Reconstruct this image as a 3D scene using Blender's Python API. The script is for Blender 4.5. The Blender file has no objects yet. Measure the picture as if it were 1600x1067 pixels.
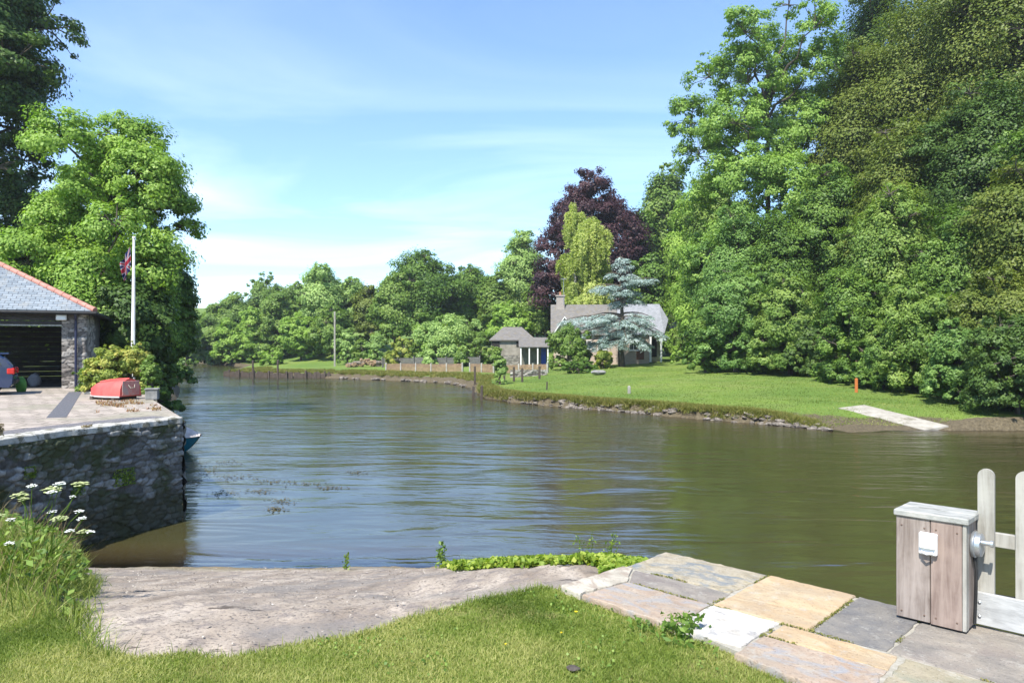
import bpy, math, random
import numpy as np
from mathutils import Vector, Matrix
R = math.radians
rs = np.random.RandomState
sc = bpy.context.scene
C = sc.collection
EYE = 3.8
F = 1155.0

# ------------------------------------------------------------------ object helpers
def tag(o, label=None, cat=None, group=None, kind=None):
    if label: o['label'] = label
    if cat: o['category'] = cat
    if group: o['group'] = group
    if kind: o['kind'] = kind
    return o

def empty(name, loc, rz=0, label=None, cat=None, group=None, kind=None):
    o = bpy.data.objects.new(name, None); C.objects.link(o)
    o.location = loc; o.rotation_euler = (0, 0, rz)
    o.empty_display_size = .1
    return tag(o, label, cat, group, kind)

def link(name, me, parent=None):
    o = bpy.data.objects.new(name, me); C.objects.link(o)
    if parent is not None: o.parent = parent
    return o

def auto_uv(me):
    n = len(me.polygons); nl = len(me.loops)
    if n == 0: return
    nor = np.empty(n*3, 'f'); me.polygons.foreach_get('normal', nor); nor = nor.reshape(-1, 3)
    co = np.empty(len(me.vertices)*3, 'f'); me.vertices.foreach_get('co', co); co = co.reshape(-1, 3)
    vi = np.empty(nl, 'i'); me.loops.foreach_get('vertex_index', vi)
    tot = np.empty(n, 'i'); me.polygons.foreach_get('loop_total', tot)
    t = np.cross(np.array([[0, 0, 1.]]), nor)
    L = np.linalg.norm(t, axis=1); bad = L < .05
    t[bad] = (1, 0, 0); L[bad] = 1; t /= L[:, None]
    b = np.cross(nor, t)
    b[bad] = (0, 1, 0)
    tt = np.repeat(t, tot, 0); bb = np.repeat(b, tot, 0); p = co[vi]
    uv = np.stack([(p*tt).sum(1), (p*bb).sum(1)], 1).astype('f')
    l = me.uv_layers.new(name='UVMap'); l.data.foreach_set('uv', uv.ravel())

class MB:
    def __init__(s): s.v = []; s.f = []; s.m = []; s.mi = 0
    def add(s, vs, fs, M=None):
        k = len(s.v)
        for p in vs:
            p = Vector(p)
            if M is not None: p = M @ p
            s.v.append(tuple(p))
        for f in fs: s.f.append(tuple(i+k for i in f)); s.m.append(s.mi)
        return s
    def box(s, x0, x1, y0, y1, z0, z1, M=None, bev=0):
        if bev:
            b = min(bev, (x1-x0)*.45, (y1-y0)*.45, (z1-z0)*.45)
            vs = []
            # chamfered box via 24 verts
            idx = {}
            for sx in (0, 1):
                for sy in (0, 1):
                    for sz in (0, 1):
                        X = (x0, x1)[sx]; Y = (y0, y1)[sy]; Z = (z0, z1)[sz]
                        dx = (b, -b)[sx]; dy = (b, -b)[sy]; dz = (b, -b)[sz]
                        idx[sx, sy, sz] = len(vs)
                        vs += [(X, Y+dy, Z+dz), (X+dx, Y, Z+dz), (X+dx, Y+dy, Z)]
            fs = []
            g = lambda a, b_, c, k: idx[a, b_, c]+k
            for sx in (0, 1):
                q = [g(sx, 0, 0, 0), g(sx, 1, 0, 0), g(sx, 1, 1, 0), g(sx, 0, 1, 0)]; fs.append(q if sx else q[::-1])
            for sy in (0, 1):
                q = [g(0, sy, 0, 1), g(0, sy, 1, 1), g(1, sy, 1, 1), g(1, sy, 0, 1)]; fs.append(q if sy else q[::-1])
            for sz in (0, 1):
                q = [g(0, 0, sz, 2), g(1, 0, sz, 2), g(1, 1, sz, 2), g(0, 1, sz, 2)]; fs.append(q if sz else q[::-1])
            def fix(q):
                c = Vector(((x0+x1)/2, (y0+y1)/2, (z0+z1)/2)); a = [Vector(vs[i]) for i in q]
                n = (a[1]-a[0]).cross(a[2]-a[0]); m = sum(a, Vector())/len(a)
                return q if n.dot(m-c) > 0 else q[::-1]
            for p in (0, 1):
                for q_ in (0, 1):
                    fs.append(fix([g(p, q_, 0, 0), g(p, q_, 0, 1), g(p, q_, 1, 1), g(p, q_, 1, 0)]))
                    fs.append(fix([g(p, 0, q_, 0), g(p, 0, q_, 2), g(p, 1, q_, 2), g(p, 1, q_, 0)]))
                    fs.append(fix([g(0, p, q_, 1), g(0, p, q_, 2), g(1, p, q_, 2), g(1, p, q_, 1)]))
                    for z in (0, 1): fs.append(fix([g(p, q_, z, 0), g(p, q_, z, 1), g(p, q_, z, 2)]))
            return s.add(vs, fs, M)
        vs = [(x0, y0, z0), (x1, y0, z0), (x1, y1, z0), (x0, y1, z0), (x0, y0, z1), (x1, y0, z1), (x1, y1, z1), (x0, y1, z1)]
        return s.add(vs, [(0, 3, 2, 1), (4, 5, 6, 7), (0, 1, 5, 4), (1, 2, 6, 5), (2, 3, 7, 6), (3, 0, 4, 7)], M)
    def tube(s, pts, rad, n=7, cap=True, M=None):
        pts = [Vector(p) for p in pts]
        if not hasattr(rad, '__len__'): rad = [rad]*len(pts)
        vs = []; fs = []
        up = Vector((0.02, 0.01, 1))
        for i, p in enumerate(pts):
            d = (pts[min(i+1, len(pts)-1)]-pts[max(i-1, 0)])
            if d.length < 1e-6: d = Vector((0, 0, 1))
            d.normalize()
            a = d.cross(Vector((1, 0.03, 0)) if abs(d.z) > .9 else up); a.normalize(); b = d.cross(a)
            for k in range(n):
                t = 2*math.pi*k/n
                vs.append(p+(a*math.cos(t)+b*math.sin(t))*rad[i])
        for i in range(len(pts)-1):
            for k in range(n):
                k2 = (k+1) % n
                fs.append((i*n+k, i*n+k2, (i+1)*n+k2, (i+1)*n+k))
        if cap: fs += [tuple(range(n))[::-1], tuple((len(pts)-1)*n+k for k in range(n))]
        return s.add(vs, fs, M)
    def lathe(s, prof, n=16, M=None):     # profile (r, z)
        vs = []; fs = []
        for r, z in prof:
            for k in range(n):
                t = 2*math.pi*k/n; vs.append((r*math.cos(t), r*math.sin(t), z))
        for i in range(len(prof)-1):
            for k in range(n):
                k2 = (k+1) % n; fs.append((i*n+k, i*n+k2, (i+1)*n+k2, (i+1)*n+k))
        fs.append(tuple(range(n))[::-1]); fs.append(tuple((len(prof)-1)*n+k for k in range(n)))
        return s.add(vs, fs, M)
    def prism(s, poly, z0, z1, M=None):
        n = len(poly)
        vs = [(x, y, z0) for x, y in poly]+[(x, y, z1) for x, y in poly]
        return s.add(vs, [tuple(range(n))[::-1], tuple(range(n, 2*n))]+[(i, (i+1) % n, n+(i+1) % n, n+i) for i in range(n)], M)
    def build(s, name, mats, parent=None, smooth=False):
        me = bpy.data.meshes.new(name); me.from_pydata(s.v, [], s.f)
        if not isinstance(mats, (list, tuple)): mats = [mats]
        for m in mats: me.materials.append(m)
        if len(mats) > 1: me.polygons.foreach_set('material_index', s.m)
        if smooth: me.polygons.foreach_set('use_smooth', [True]*len(me.polygons))
        me.update(); auto_uv(me)
        if smooth:
            try: me.set_sharp_from_angle(angle=R(40))
            except Exception: pass
        return link(name, me, parent)

def np_mesh(name, V, Fc, mat, tint=None, smooth=False, uv=False, attr='tint', domain='FACE'):
    me = bpy.data.meshes.new(name)
    k = Fc.shape[1]
    me.vertices.add(len(V)); me.vertices.foreach_set('co', V.astype('f').ravel())
    me.loops.add(Fc.size); me.loops.foreach_set('vertex_index', Fc.astype('i').ravel())
    me.polygons.add(len(Fc)); me.polygons.foreach_set('loop_start', np.arange(0, Fc.size, k, dtype='i'))
    if smooth: me.polygons.foreach_set('use_smooth', np.ones(len(Fc), dtype=bool))
    me.materials.append(mat)
    me.update(calc_edges=True)
    if tint is not None:
        a = me.attributes.new(attr, 'FLOAT', domain); a.data.foreach_set('value', tint.astype('f'))
    if uv: auto_uv(me)
    return me

def grid_faces(nr, nc):
    i = np.arange(nr-1)[:, None]*nc+np.arange(nc-1)[None, :]
    i = i.ravel()
    return np.stack([i, i+1, i+nc+1, i+nc], 1)

# ------------------------------------------------------------------ numpy noise
def _h(ix, iy, s):
    n = (ix*374761393+iy*668265263+s*362437) & 0x7fffffff
    n = ((n ^ (n >> 13))*1274126177) & 0x7fffffff
    return ((n ^ (n >> 16)) & 0xffffff)/float(0xffffff)
def vnoise(x, y, s=0):
    x = np.asarray(x, float); y = np.asarray(y, float)
    ix = np.floor(x).astype(np.int64); iy = np.floor(y).astype(np.int64)
    fx = x-ix; fy = y-iy; fx = fx*fx*(3-2*fx); fy = fy*fy*(3-2*fy)
    a = _h(ix, iy, s); b = _h(ix+1, iy, s); c = _h(ix, iy+1, s); d = _h(ix+1, iy+1, s)
    return (a*(1-fx)+b*fx)*(1-fy)+(c*(1-fx)+d*fx)*fy
def fbm(x, y, s=0, o=4):
    t = 0; a = .5
    for k in range(o):
        t = t+a*vnoise(x*2**k, y*2**k, s+k*17); a *= .5
    return t
def voro(u, v, s=0, jit=.8):
    iu = np.floor(u).astype(np.int64); iv = np.floor(v).astype(np.int64)
    f1 = np.full(u.shape, 9.); f2 = np.full(u.shape, 9.); idv = np.zeros(u.shape)
    for a in (-1, 0, 1):
        for b in (-1, 0, 1):
            cx = iu+a; cy = iv+b
            px = cx+.5+(_h(cx, cy, s)-.5)*jit+.5*(cy % 2); py = cy+.5+(_h(cx, cy, s+7)-.5)*jit
            d = np.maximum(abs(u-px), abs(v-py))*.6+np.hypot(u-px, v-py)*.4
            m = d < f1
            f2 = np.where(m, f1, np.minimum(f2, d)); idv = np.where(m, _h(cx, cy, s+3), idv); f1 = np.where(m, d, f1)
    return f1, f2, idv

# ------------------------------------------------------------------ materials
class NT:
    def __init__(s, name):
        s.m = bpy.data.materials.new(name); s.m.use_nodes = True
        s.t = s.m.node_tree; s.t.nodes.clear()
        s.out = s.n('ShaderNodeOutputMaterial')
    def n(s, typ, **kw):
        nd = s.t.nodes.new(typ)
        for k, v in kw.items():
            if k.startswith('i_'):
                nd.inputs[k[2:].replace('_', ' ')].default_value = v
            else: setattr(nd, k, v)
        return nd
    def l(s, a, b): s.t.links.new(a, b)
    def noise(s, vec, scale, detail=4, rough=.6, dist=0):
        nd = s.n('ShaderNodeTexNoise'); nd.inputs['Scale'].default_value = scale
        nd.inputs['Detail'].default_value = detail; nd.inputs['Roughness'].default_value = rough
        nd.inputs['Distortion'].default_value = dist
        if vec is not None: s.l(vec, nd.inputs['Vector'])
        return nd.outputs['Fac']
    def ramp(s, fac, stops, interp='LINEAR'):
        nd = s.n('ShaderNodeValToRGB'); cr = nd.color_ramp; cr.interpolation = interp
        while len(cr.elements) < len(stops): cr.elements.new(.5)
        for e, (p, c) in zip(cr.elements, stops):
            e.position = p; e.color = (*c, 1) if len(c) == 3 else c
        s.l(fac, nd.inputs['Fac']); return nd.outputs['Color']
    def mix(s, fac, a, b, mode='MIX'):
        nd = s.n('ShaderNodeMix', data_type='RGBA', blend_type=mode)
        for sock, v in ((nd.inputs[0], fac), (nd.inputs[6], a), (nd.inputs[7], b)):
            if hasattr(v, 'links'): s.l(v, sock)
            elif hasattr(v, '__len__'): sock.default_value = (*v, 1) if len(v) == 3 else v
            else: sock.default_value = v
        return nd.outputs[2]
    def math(s, op, a, b=0.0, clamp=False):
        nd = s.n('ShaderNodeMath', operation=op, use_clamp=clamp)
        for sock, v in ((nd.inputs[0], a), (nd.inputs[1], b)):
            if hasattr(v, 'links'): s.l(v, sock)
            else: sock.default_value = v
        return nd.outputs[0]
    def coord(s, kind='Object', scale=(1, 1, 1), rot=(0, 0, 0)):
        tc = s.n('ShaderNodeTexCoord'); mp = s.n('ShaderNodeMapping')
        mp.inputs['Scale'].default_value = scale; mp.inputs['Rotation'].default_value = rot
        s.l(tc.outputs[kind], mp.inputs['Vector']); return mp.outputs['Vector']
    def attr(s, name):
        nd = s.n('ShaderNodeAttribute', attribute_name=name); return nd.outputs['Fac']
    def pbsdf(s, col, rough=.7, bump=None, bstr=.3, bdist=.02, metal=0, spec=.3):
        p = s.n('ShaderNodeBsdfPrincipled')
        if hasattr(col, 'links'): s.l(col, p.inputs['Base Color'])
        else: p.inputs['Base Color'].default_value = (*col, 1)
        if hasattr(rough, 'links'): s.l(rough, p.inputs['Roughness'])
        else: p.inputs['Roughness'].default_value = rough
        p.inputs['Metallic'].default_value = metal
        p.inputs['Specular IOR Level'].default_value = spec
        if bump is not None:
            b = s.n('ShaderNodeBump'); b.inputs['Strength'].default_value = bstr; b.inputs['Distance'].default_value = bdist
            s.l(bump, b.inputs['Height']); s.l(b.outputs[0], p.inputs['Normal'])
        s.l(p.outputs[0], s.out.inputs['Surface']); return p

def M_noise(name, stops, scale=3, rough=.75, bstr=.3, bdist=.02, vscale=(1, 1, 1), detail=5, metal=0, spec=.3, bscale=None, tintmix=None, dist=0, extra=None):
    t = NT(name); v = t.coord('Object', vscale)
    f = t.noise(v, scale, detail, .62, dist)
    lo, hi = .32, .68
    n = len(stops)
    col = t.ramp(f, [(lo+(hi-lo)*i/(n-1), c) for i, c in enumerate(stops)])
    if tintmix:
        a = t.attr('tint'); col = t.mix(t.math('MULTIPLY', a, tintmix[1]), col, tintmix[0])
    if extra:   # (scale, threshold, colour): stains with a shape of their own
        es, th, ec = extra
        m = t.ramp(t.noise(v, es, 6, .7), [(th-.03, (0, 0, 0)), (th+.04, (1, 1, 1))]); col = t.mix(m, col, ec)
    b = t.noise(v, bscale or scale*6, 5, .7)
    t.pbsdf(col, rough, b, bstr, bdist, metal, spec)
    return t.m

def M_leaf(name, dark, mid, light, trans=.3, gloss=.25, tr_col=None):
    t = NT(name)
    a = t.attr('tint'); g_ = 1.0 if 'copper' in name or 'grass' in name or 'straw' in name or 'weed' in name else 1.9
    dark, mid, light = [(min(.6, c_[0]*g_*1.08), min(.6, c_[1]*g_), min(.6, c_[2]*g_*1.05)) for c_ in (dark, mid, light)]
    col = t.ramp(a, [(.05, dark), (.5, mid), (.95, light)])
    p = t.n('ShaderNodeBsdfPrincipled'); t.l(col, p.inputs['Base Color'])
    p.inputs['Roughness'].default_value = .5; p.inputs['Specular IOR Level'].default_value = gloss
    tr = t.n('ShaderNodeBsdfTranslucent')
    tc = t.mix(1, col, tr_col or (1.3, 1.5, .5), 'MULTIPLY'); t.l(tc, tr.inputs['Color'])
    mx = t.n('ShaderNodeMixShader'); mx.inputs[0].default_value = trans
    t.l(p.outputs[0], mx.inputs[1]); t.l(tr.outputs[0], mx.inputs[2]); t.l(mx.outputs[0], t.out.inputs['Surface'])
    return t.m

def M_brick(name, c1, c2, mortar, bw, bh, msize=.01, rough=.8, bstr=.5, bdist=.01, off=.5, stain=None, spec=.3):
    t = NT(name); v = t.coord('UV')
    # slight wobble so rows are not ruler straight
    nz = t.n('ShaderNodeTexNoise'); nz.inputs['Scale'].default_value = 1.5; t.l(v, nz.inputs['Vector'])
    vm = t.n('ShaderNodeVectorMath', operation='MULTIPLY_ADD'); t.l(nz.outputs['Color'], vm.inputs[0]); vm.inputs[1].default_value = (.05, .03, 0); t.l(v, vm.inputs[2])
    b = t.n('ShaderNodeTexBrick'); t.l(vm.outputs[0], b.inputs['Vector'])
    b.inputs['Scale'].default_value = 1; b.inputs['Brick Width'].default_value = bw; b.inputs['Row Height'].default_value = bh
    b.inputs['Mortar Size'].default_value = msize; b.inputs['Mortar Smooth'].default_value = .3; b.offset = off
    b.inputs['Color1'].default_value = (*c1, 1); b.inputs['Color2'].default_value = (*c2, 1); b.inputs['Mortar'].default_value = (*mortar, 1)
    n1 = t.noise(v, 2.2, 6, .7); n2 = t.noise(v, 14, 4, .7)
    col = t.mix(.7, b.outputs['Color'], t.ramp(n2, [(.3, (.55, .55, .55)), (.7, (1.3, 1.3, 1.3))]), 'MULTIPLY')
    if stain: col = t.mix(t.ramp(n1, [(.5, (0, 0, 0)), (.66, (1, 1, 1))]), col, stain)
    h = t.math('SUBTRACT', t.math('MULTIPLY', n2, .5), b.outputs['Fac'])
    t.pbsdf(col, rough, h, bstr, bdist, 0, spec)
    return t.m

def M_wood(name, c1, c2, scale=(14, 14, 1.2), rough=.8, bstr=.4, knots=True):
    t = NT(name); v = t.coord('Object', scale)
    f = t.noise(v, 2.5, 6, .65, .6); v2 = t.coord('Object', (1, 1, 1)); g = t.noise(v2, 3, 4, .6)
    col = t.ramp(f, [(.32, c1), (.62, c2)])
    col = t.mix(t.ramp(g, [(.45, (0, 0, 0)), (.75, (1, 1, 1))]), col, tuple(min(1, x*1.25) for x in c2))
    t.pbsdf(col, rough, f, bstr, .006)
    return t.m

leafy = {}
leafy['ash']    = M_leaf('ash leaves',    (.042, .085, .014), (.095, .165, .028), (.155, .235, .052), .33)
leafy['bright'] = M_leaf('bright leaves', (.050, .095, .014), (.105, .18, .027), (.17, .25, .050), .34)
leafy['mid']    = M_leaf('mid leaves',    (.034, .070, .012), (.070, .122, .021), (.125, .18, .040), .30)
leafy['deep']   = M_leaf('deep leaves',   (.022, .048, .008), (.046, .092, .014), (.092, .152, .026), .25)
leafy['dark']   = M_leaf('dark leaves',   (.014, .030, .006), (.030, .060, .011), (.055, .095, .018), .22)
leafy['olive']  = M_leaf('olive leaves',  (.034, .054, .009), (.062, .090, .015), (.098, .122, .025), .28)
leafy['blue']   = M_leaf('bluish leaves', (.028, .062, .012), (.060, .118, .025), (.12, .195, .05), .3)
leafy['pale']   = M_leaf('pale leaves',   (.060, .11, .030), (.12, .19, .05), (.20, .28, .09), .32)
leafy['copper'] = M_leaf('copper leaves', (.016, .008, .010), (.042, .020, .023), (.10, .05, .048), .2, .3, (1.4, .7, .7))
leafy['birch']  = M_leaf('birch leaves',  (.12, .155, .035), (.20, .245, .065), (.29, .33, .115), .4)
leafy['cedar']  = M_leaf('cedar needles', (.10, .15, .13), (.19, .26, .23), (.31, .385, .35), .22, .2, (1, 1.1, .9))
leafy['shrub']  = M_leaf('shrub leaves',  (.06, .10, .015), (.13, .17, .03), (.26, .24, .06), .3)
leafy['grass']  = M_leaf('grass blades',  (.08, .13, .020), (.18, .25, .045), (.36, .38, .13), .35, .2)
leafy['straw']  = M_leaf('straw blades',  (.14, .12, .05), (.26, .22, .09), (.42, .36, .18), .3, .2, (1.1, 1, .7))
leafy['bankgrass'] = M_leaf('bank grass', (.09, .12, .02), (.17, .19, .04), (.26, .23, .08), .3, .2)
leafy['rust']   = M_leaf('rust weeds',    (.16, .08, .04), (.28, .16, .08), (.34, .28, .09), .2, .2, (1.2, 1, .7))
leafy['weed']   = M_leaf('fresh weeds',   (.10, .18, .02), (.20, .31, .035), (.36, .44, .08), .35)
bark = M_noise('bark', [(.05, .04, .03), (.13, .11, .085)], 6, .9, .6, .04, (1, 1, .25))
bark_pale = M_noise('pale bark', [(.22, .2, .17), (.4, .38, .33)], 6, .9, .4, .03, (1, 1, .3))

# ------------------------------------------------------------------ land: water edges in world metres
LAND_R = [(120, 20), (60, 27), (40, 31), (22.8, 33.2), (19.0, 33.2), (14.8, 32.6), (12.45, 36.0), (9.9, 38.2), (7.2, 41.8), (3.9, 45.3), (0, 49.9), (-1.85, 53.5),
          (-2.6, 59), (-3.8, 67.5), (-6.5, 75.6), (-14, 81.3), (-22.8, 87.8), (-28, 88.5), (-33.5, 91), (-36.4, 94), (-39, 104), (-43, 118), (-46, 130),
          (-60, 150), (-73, 168), (-100, 186), (-200, 200), (-260, 420), (420, 420), (420, 20)]
LAND_L = [(-9.6, 12.2), (-8.55, 15.1), (-8.3, 16.3), (-10.9, 21), (-13.2, 25.6), (-15.6, 31), (-20.6, 45), (-27.5, 61), (-38, 84), (-49, 110), (-62, 137),
          (-72, 146), (-112, 158), (-200, 165), (-420, 165), (-420, 8), (-9.9, 8)]
def sdist(x, y, poly):
    P = np.array(poly, float); Q = np.roll(P, -1, 0)
    d2 = np.full(x.shape, 1e12); ins = np.zeros(x.shape, bool)
    for (ax, ay), (bx, by) in zip(P, Q):
        ex, ey = bx-ax, by-ay; t = np.clip(((x-ax)*ex+(y-ay)*ey)/(ex*ex+ey*ey), 0, 1)
        d2 = np.minimum(d2, (x-ax-t*ex)**2+(y-ay-t*ey)**2)
        c = ((ay > y) != (by > y)); xx = ax+(y-ay)/(ey if ey else 1e-9)*ex
        ins ^= c & (x < xx)
    return np.where(ins, 1, -1)*np.sqrt(d2)
def height(x, y):
    x = np.asarray(x, float); y = np.asarray(y, float)
    n = fbm(x*.9, y*.9, 3); n2 = fbm(x*.12, y*.12, 9)
    dr = sdist(x, y, LAND_R)+(n-.47)*1.0
    ramp = np.clip(1-np.abs(x-16.8)/4.5, 0, 1)*np.clip(1-np.abs(y-34)/8, 0, 1)     # gravel beach beside the concrete ramp
    ramp = np.clip(ramp*2.2, 0, 1)
    slope = np.where(x > -6, .047, .047-.00075*np.clip(-x-6, 0, 25))
    up = .52*np.clip(dr/.32, 0, 1)**.6*(1-ramp)+np.clip(dr*.13, 0, .75)*ramp
    zr = np.where(dr > 0, up+slope*np.clip(dr-.6, 0, 55)*(1-ramp*.5), np.maximum(dr*.35, -1.6))
    hill = np.clip(x-24-np.clip((60-y)*.02, 0, 1), 0, 60)
    zr = zr+np.where(dr > 0, .42*hill+(n2-.5)*.3*np.clip(dr/8, 0, 1), 0)
    zr = zr+np.where(dr > 0, np.clip(y-112, 0, 150)*.10*np.clip((dr-2)/12, 0, 1), 0)+np.where(dr > .8, (n-.47)*.05, 0)
    dl = sdist(x, y, LAND_L)
    zl = np.where(dl > 0, np.minimum(2.12, dl*2.5)+np.clip(dl-12, 0, 80)*.18, np.maximum(dl*.5, -1.6))
    zl = np.where((dl > 0) & (y > 34), np.minimum(zl, .3+dl*.45), zl)
    return np.maximum(zr, zl)
def ground_hit(px, py):
    k = (px-800)/F; m = (py-540)/F
    D = np.arange(14, 260, .1); z = EYE-m*D; h = height(k*D, D)
    i = np.argmax(h >= z)
    return (k*D[i], D[i], float(h[i]))
def at(px, D): return (px-800)/F*D
def zat(py, D): return EYE-(py-540)/F*D
def atz(px, py, z):
    D = (EYE-z)*F/(py-540); return ((px-800)/F*D, D, z)

# far terrain: one sheet, finer near the viewer
th = np.radians(np.concatenate([np.arange(-88, -42, 1.2), np.arange(-42, 42, .22), np.arange(42, 88.1, 1.2)]))
rr = 6.5*1.0135**np.arange(0, 312)
T, RR = np.meshgrid(th, rr)
X = RR*np.sin(T); Y = RR*np.cos(T); Z = height(X, Y)
t = NT('ground')
pos = t.coord('Object')
a_g = t.attr('tint')       # 1 grass, 0 mud and earth
fine = t.noise(pos, 9, 5, .7); mid_ = t.noise(pos, .55, 4, .6); big = t.noise(pos, .12, 3, .5)
g = t.ramp(fine, [(.3, (.085, .135, .025)), (.52, (.145, .215, .036)), (.72, (.21, .275, .06))])
g = t.mix(t.ramp(mid_, [(.42, (0, 0, 0)), (.7, (.7, .7, .7))]), g, (.18, .20, .065))
g = t.mix(t.ramp(big, [(.4, (0, 0, 0)), (.6, (.7, .7, .7))]), g, (.09, .155, .03))
e = t.ramp(fine, [(.3, (.05, .04, .025)), (.6, (.13, .105, .065)), (.8, (.22, .18, .12))])
edge = t.math('ADD', a_g, t.math('MULTIPLY', t.math('SUBTRACT', t.noise(pos, 2.2, 5, .7), .5), 1.0))
col = t.mix(t.ramp(edge, [(.42, (0, 0, 0)), (.6, (1, 1, 1))]), e, g)
t.pbsdf(col, .9, fine, .6, .06, 0, .15)
MG = t.m
dR = sdist(X, Y, LAND_R)
beach = np.clip((np.clip(1-np.abs(X-16.8)/4.5, 0, 1)*np.clip(1-np.abs(Y-34)/8, 0, 1))*2.2, 0, 1)
tint = np.clip((dR-.45)/.7, 0, 1)*(1-beach*np.clip((3.2-dR)/1.2, 0, 1))
tint = np.where(Z < .12, 0, tint)
wood_floor = np.clip((X-22.5)/3, 0, 1); tint = tint*(1-wood_floor*.85)
tint = np.maximum(tint, np.clip((sdist(X, Y, LAND_L)-1)/2, 0, .55))
me = np_mesh('ground', np.stack([X, Y, Z], 2).reshape(-1, 3), grid_faces(*X.shape), MG, tint.ravel(), True, domain='POINT')
tag(link('ground', me), kind='structure')

# ------------------------------------------------------------------ water
def zs(y):      # the slipway's fall
    y = np.asarray(y, float); a = 2.1; b = 2.1-.263*(y-4.7); k = .25
    h = np.clip(.5+.5*(b-a)/k, 0, 1); return b*(1-h)+a*h-k*h*(1-h)
th = np.radians(np.concatenate([np.arange(-88, -40, 1.5), np.arange(-40, 40, .3), np.arange(40, 120.1, 1.5)]))
rr = np.concatenate([[.6, 1.5, 2.5, 3.5], 4.2*1.02**np.arange(0, 238)])
T, RR = np.meshgrid(th, rr); X = RR*np.sin(T); Y = RR*np.cos(T)
dep = np.maximum(-sdist(X, Y, LAND_R)*.35, 0); dep = np.where(dep > 0, dep, 0)
bed = np.where((X < -.9) & (X > -8.5), np.maximum(-zs(Y), 0), 9)
dep = np.minimum(np.minimum(dep, bed), 2)
t = NT('water')
pos = t.coord('Object'); dpt = t.attr('tint')
# long wavelets running across the view, bent a little, broken up by finer ones
v1 = t.coord('Object', (.34, 1.15, 1), (0, 0, R(12))); v2 = t.coord('Object', (.9, 2.6, 1), (0, 0, R(-13))); v3 = t.coord('Object', (2.2, 4.2, 1), (0, 0, R(24)))
w1 = t.noise(v1, .62, 2, .5, .9); w2 = t.noise(v2, 1.25, 3, .55, .4); w3 = t.noise(v3, 2.6, 3, .6, .3)
sepx = t.n('ShaderNodeSeparateXYZ'); t.l(pos, sepx.inputs[0])
swell = t.noise(pos, .06, 2, .5)
amp1 = t.ramp(swell, [(.36, (.3, .3, .3)), (.62, (1, 1, 1))]); amp2 = t.ramp(t.noise(pos, .11, 3, .6), [(.4, (.25, .25, .25)), (.65, (1.2, 1.2, 1.2))])
far_ = t.math('MULTIPLY_ADD' if False else 'MULTIPLY', t.math('SUBTRACT', sepx.outputs['Y'], 16.0), .045, True); far_ = t.math('ADD', t.math('MULTIPLY', t.math('MINIMUM', t.math('MAXIMUM', far_, 0.0), 1.0), 1.5), 1.0); amp2 = t.math('MULTIPLY', amp2, far_)
hsum = t.math('ADD', t.math('MULTIPLY', w1, t.math('MULTIPLY', amp1, 1.9)), t.math('MULTIPLY', amp2, t.math('ADD', t.math('MULTIPLY', w2, .30), t.math('MULTIPLY', w3, .055))))
bp = t.n('ShaderNodeBump'); bp.inputs['Strength'].default_value = 1; bp.inputs['Distance'].default_value = .075; t.l(hsum, bp.inputs['Height'])
mur = t.noise(pos, .25, 3, .5)
mc = t.ramp(mur, [(.3, (.046, .044, .016)), (.7, (.060, .055, .021))])
mc = t.mix(t.ramp(dpt, [(0, (1, 1, 1)), (.45, (0, 0, 0))]), mc, (.14, .10, .045))
df = t.n('ShaderNodeBsdfDiffuse'); t.l(mc, df.inputs['Color'])
trn = t.n('ShaderNodeBsdfTransparent'); trn.inputs['Color'].default_value = (.72, .62, .42, 1)
under = t.n('ShaderNodeMixShader'); t.l(t.math('MINIMUM', t.math('MULTIPLY', dpt, 2.4), 1.0), under.inputs[0]); t.l(trn.outputs[0], under.inputs[1]); t.l(df.outputs[0], under.inputs[2])
gl = t.n('ShaderNodeBsdfGlossy'); gl.inputs['Roughness'].default_value = .10; t.l(bp.outputs[0], gl.inputs['Normal'])
fr = t.n('ShaderNodeFresnel'); fr.inputs['IOR'].default_value = 4.2; t.l(bp.outputs[0], fr.inputs['Normal'])
top = t.n('ShaderNodeMixShader'); t.l(fr.outputs[0], top.inputs[0]); t.l(under.outputs[0], top.inputs[1]); t.l(gl.outputs[0], top.inputs[2])
t.l(top.outputs[0], t.out.inputs['Surface'])
MW = t.m
me = np_mesh('river', np.stack([X, Y, np.zeros_like(X)], 2).reshape(-1, 3), grid_faces(*X.shape), MW, dep.ravel(), True, domain='POINT')
tag(link('river', me), kind='structure')

# ------------------------------------------------------------------ slipway, left bank, lawn
LE = [(-12, -3), (-5, 0), (-2.1, 3.8), (-2.72, 4.6), (-3.4, 5.8), (-4.3, 7.5), (-5.3, 9.4), (-6.6, 11), (-7.6, 12.8), (-8.0, 17)]
RE = [(8.6, -3), (5.6, 0), (.6, 5.2), (1.05, 6.1), (.28, 8.0), (0.0, 9.3), (-.55, 11), (-1.15, 12.7), (-2.2, 17)]
ys = np.concatenate([np.arange(2.5, 13.2, .055), np.arange(13.2, 16.5, .2)])
def xe(E, y): return np.interp(y, [p[1] for p in E], [p[0] for p in E])
def zslip(x, y):
    y = np.asarray(y, float); xr_ = np.interp(y, [p[1] for p in RE], [p[0] for p in RE])
    return zs(y)+np.interp(y, [4.9, 5.6, 6.3, 8, 10, 12], [0, .13, .25, .19, .08, 0])*np.clip((x-xr_+1.9)/1.5, 0, 1)
U = np.linspace(0, 1, 170)
Yg, Ug = np.meshgrid(ys, U, indexing='ij')
xl = xe(LE, ys)[:, None]-.28; xr = xe(RE, ys)[:, None]
Xg = xl+(xr-xl)*Ug; Yg = Yg+0*Xg
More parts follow.
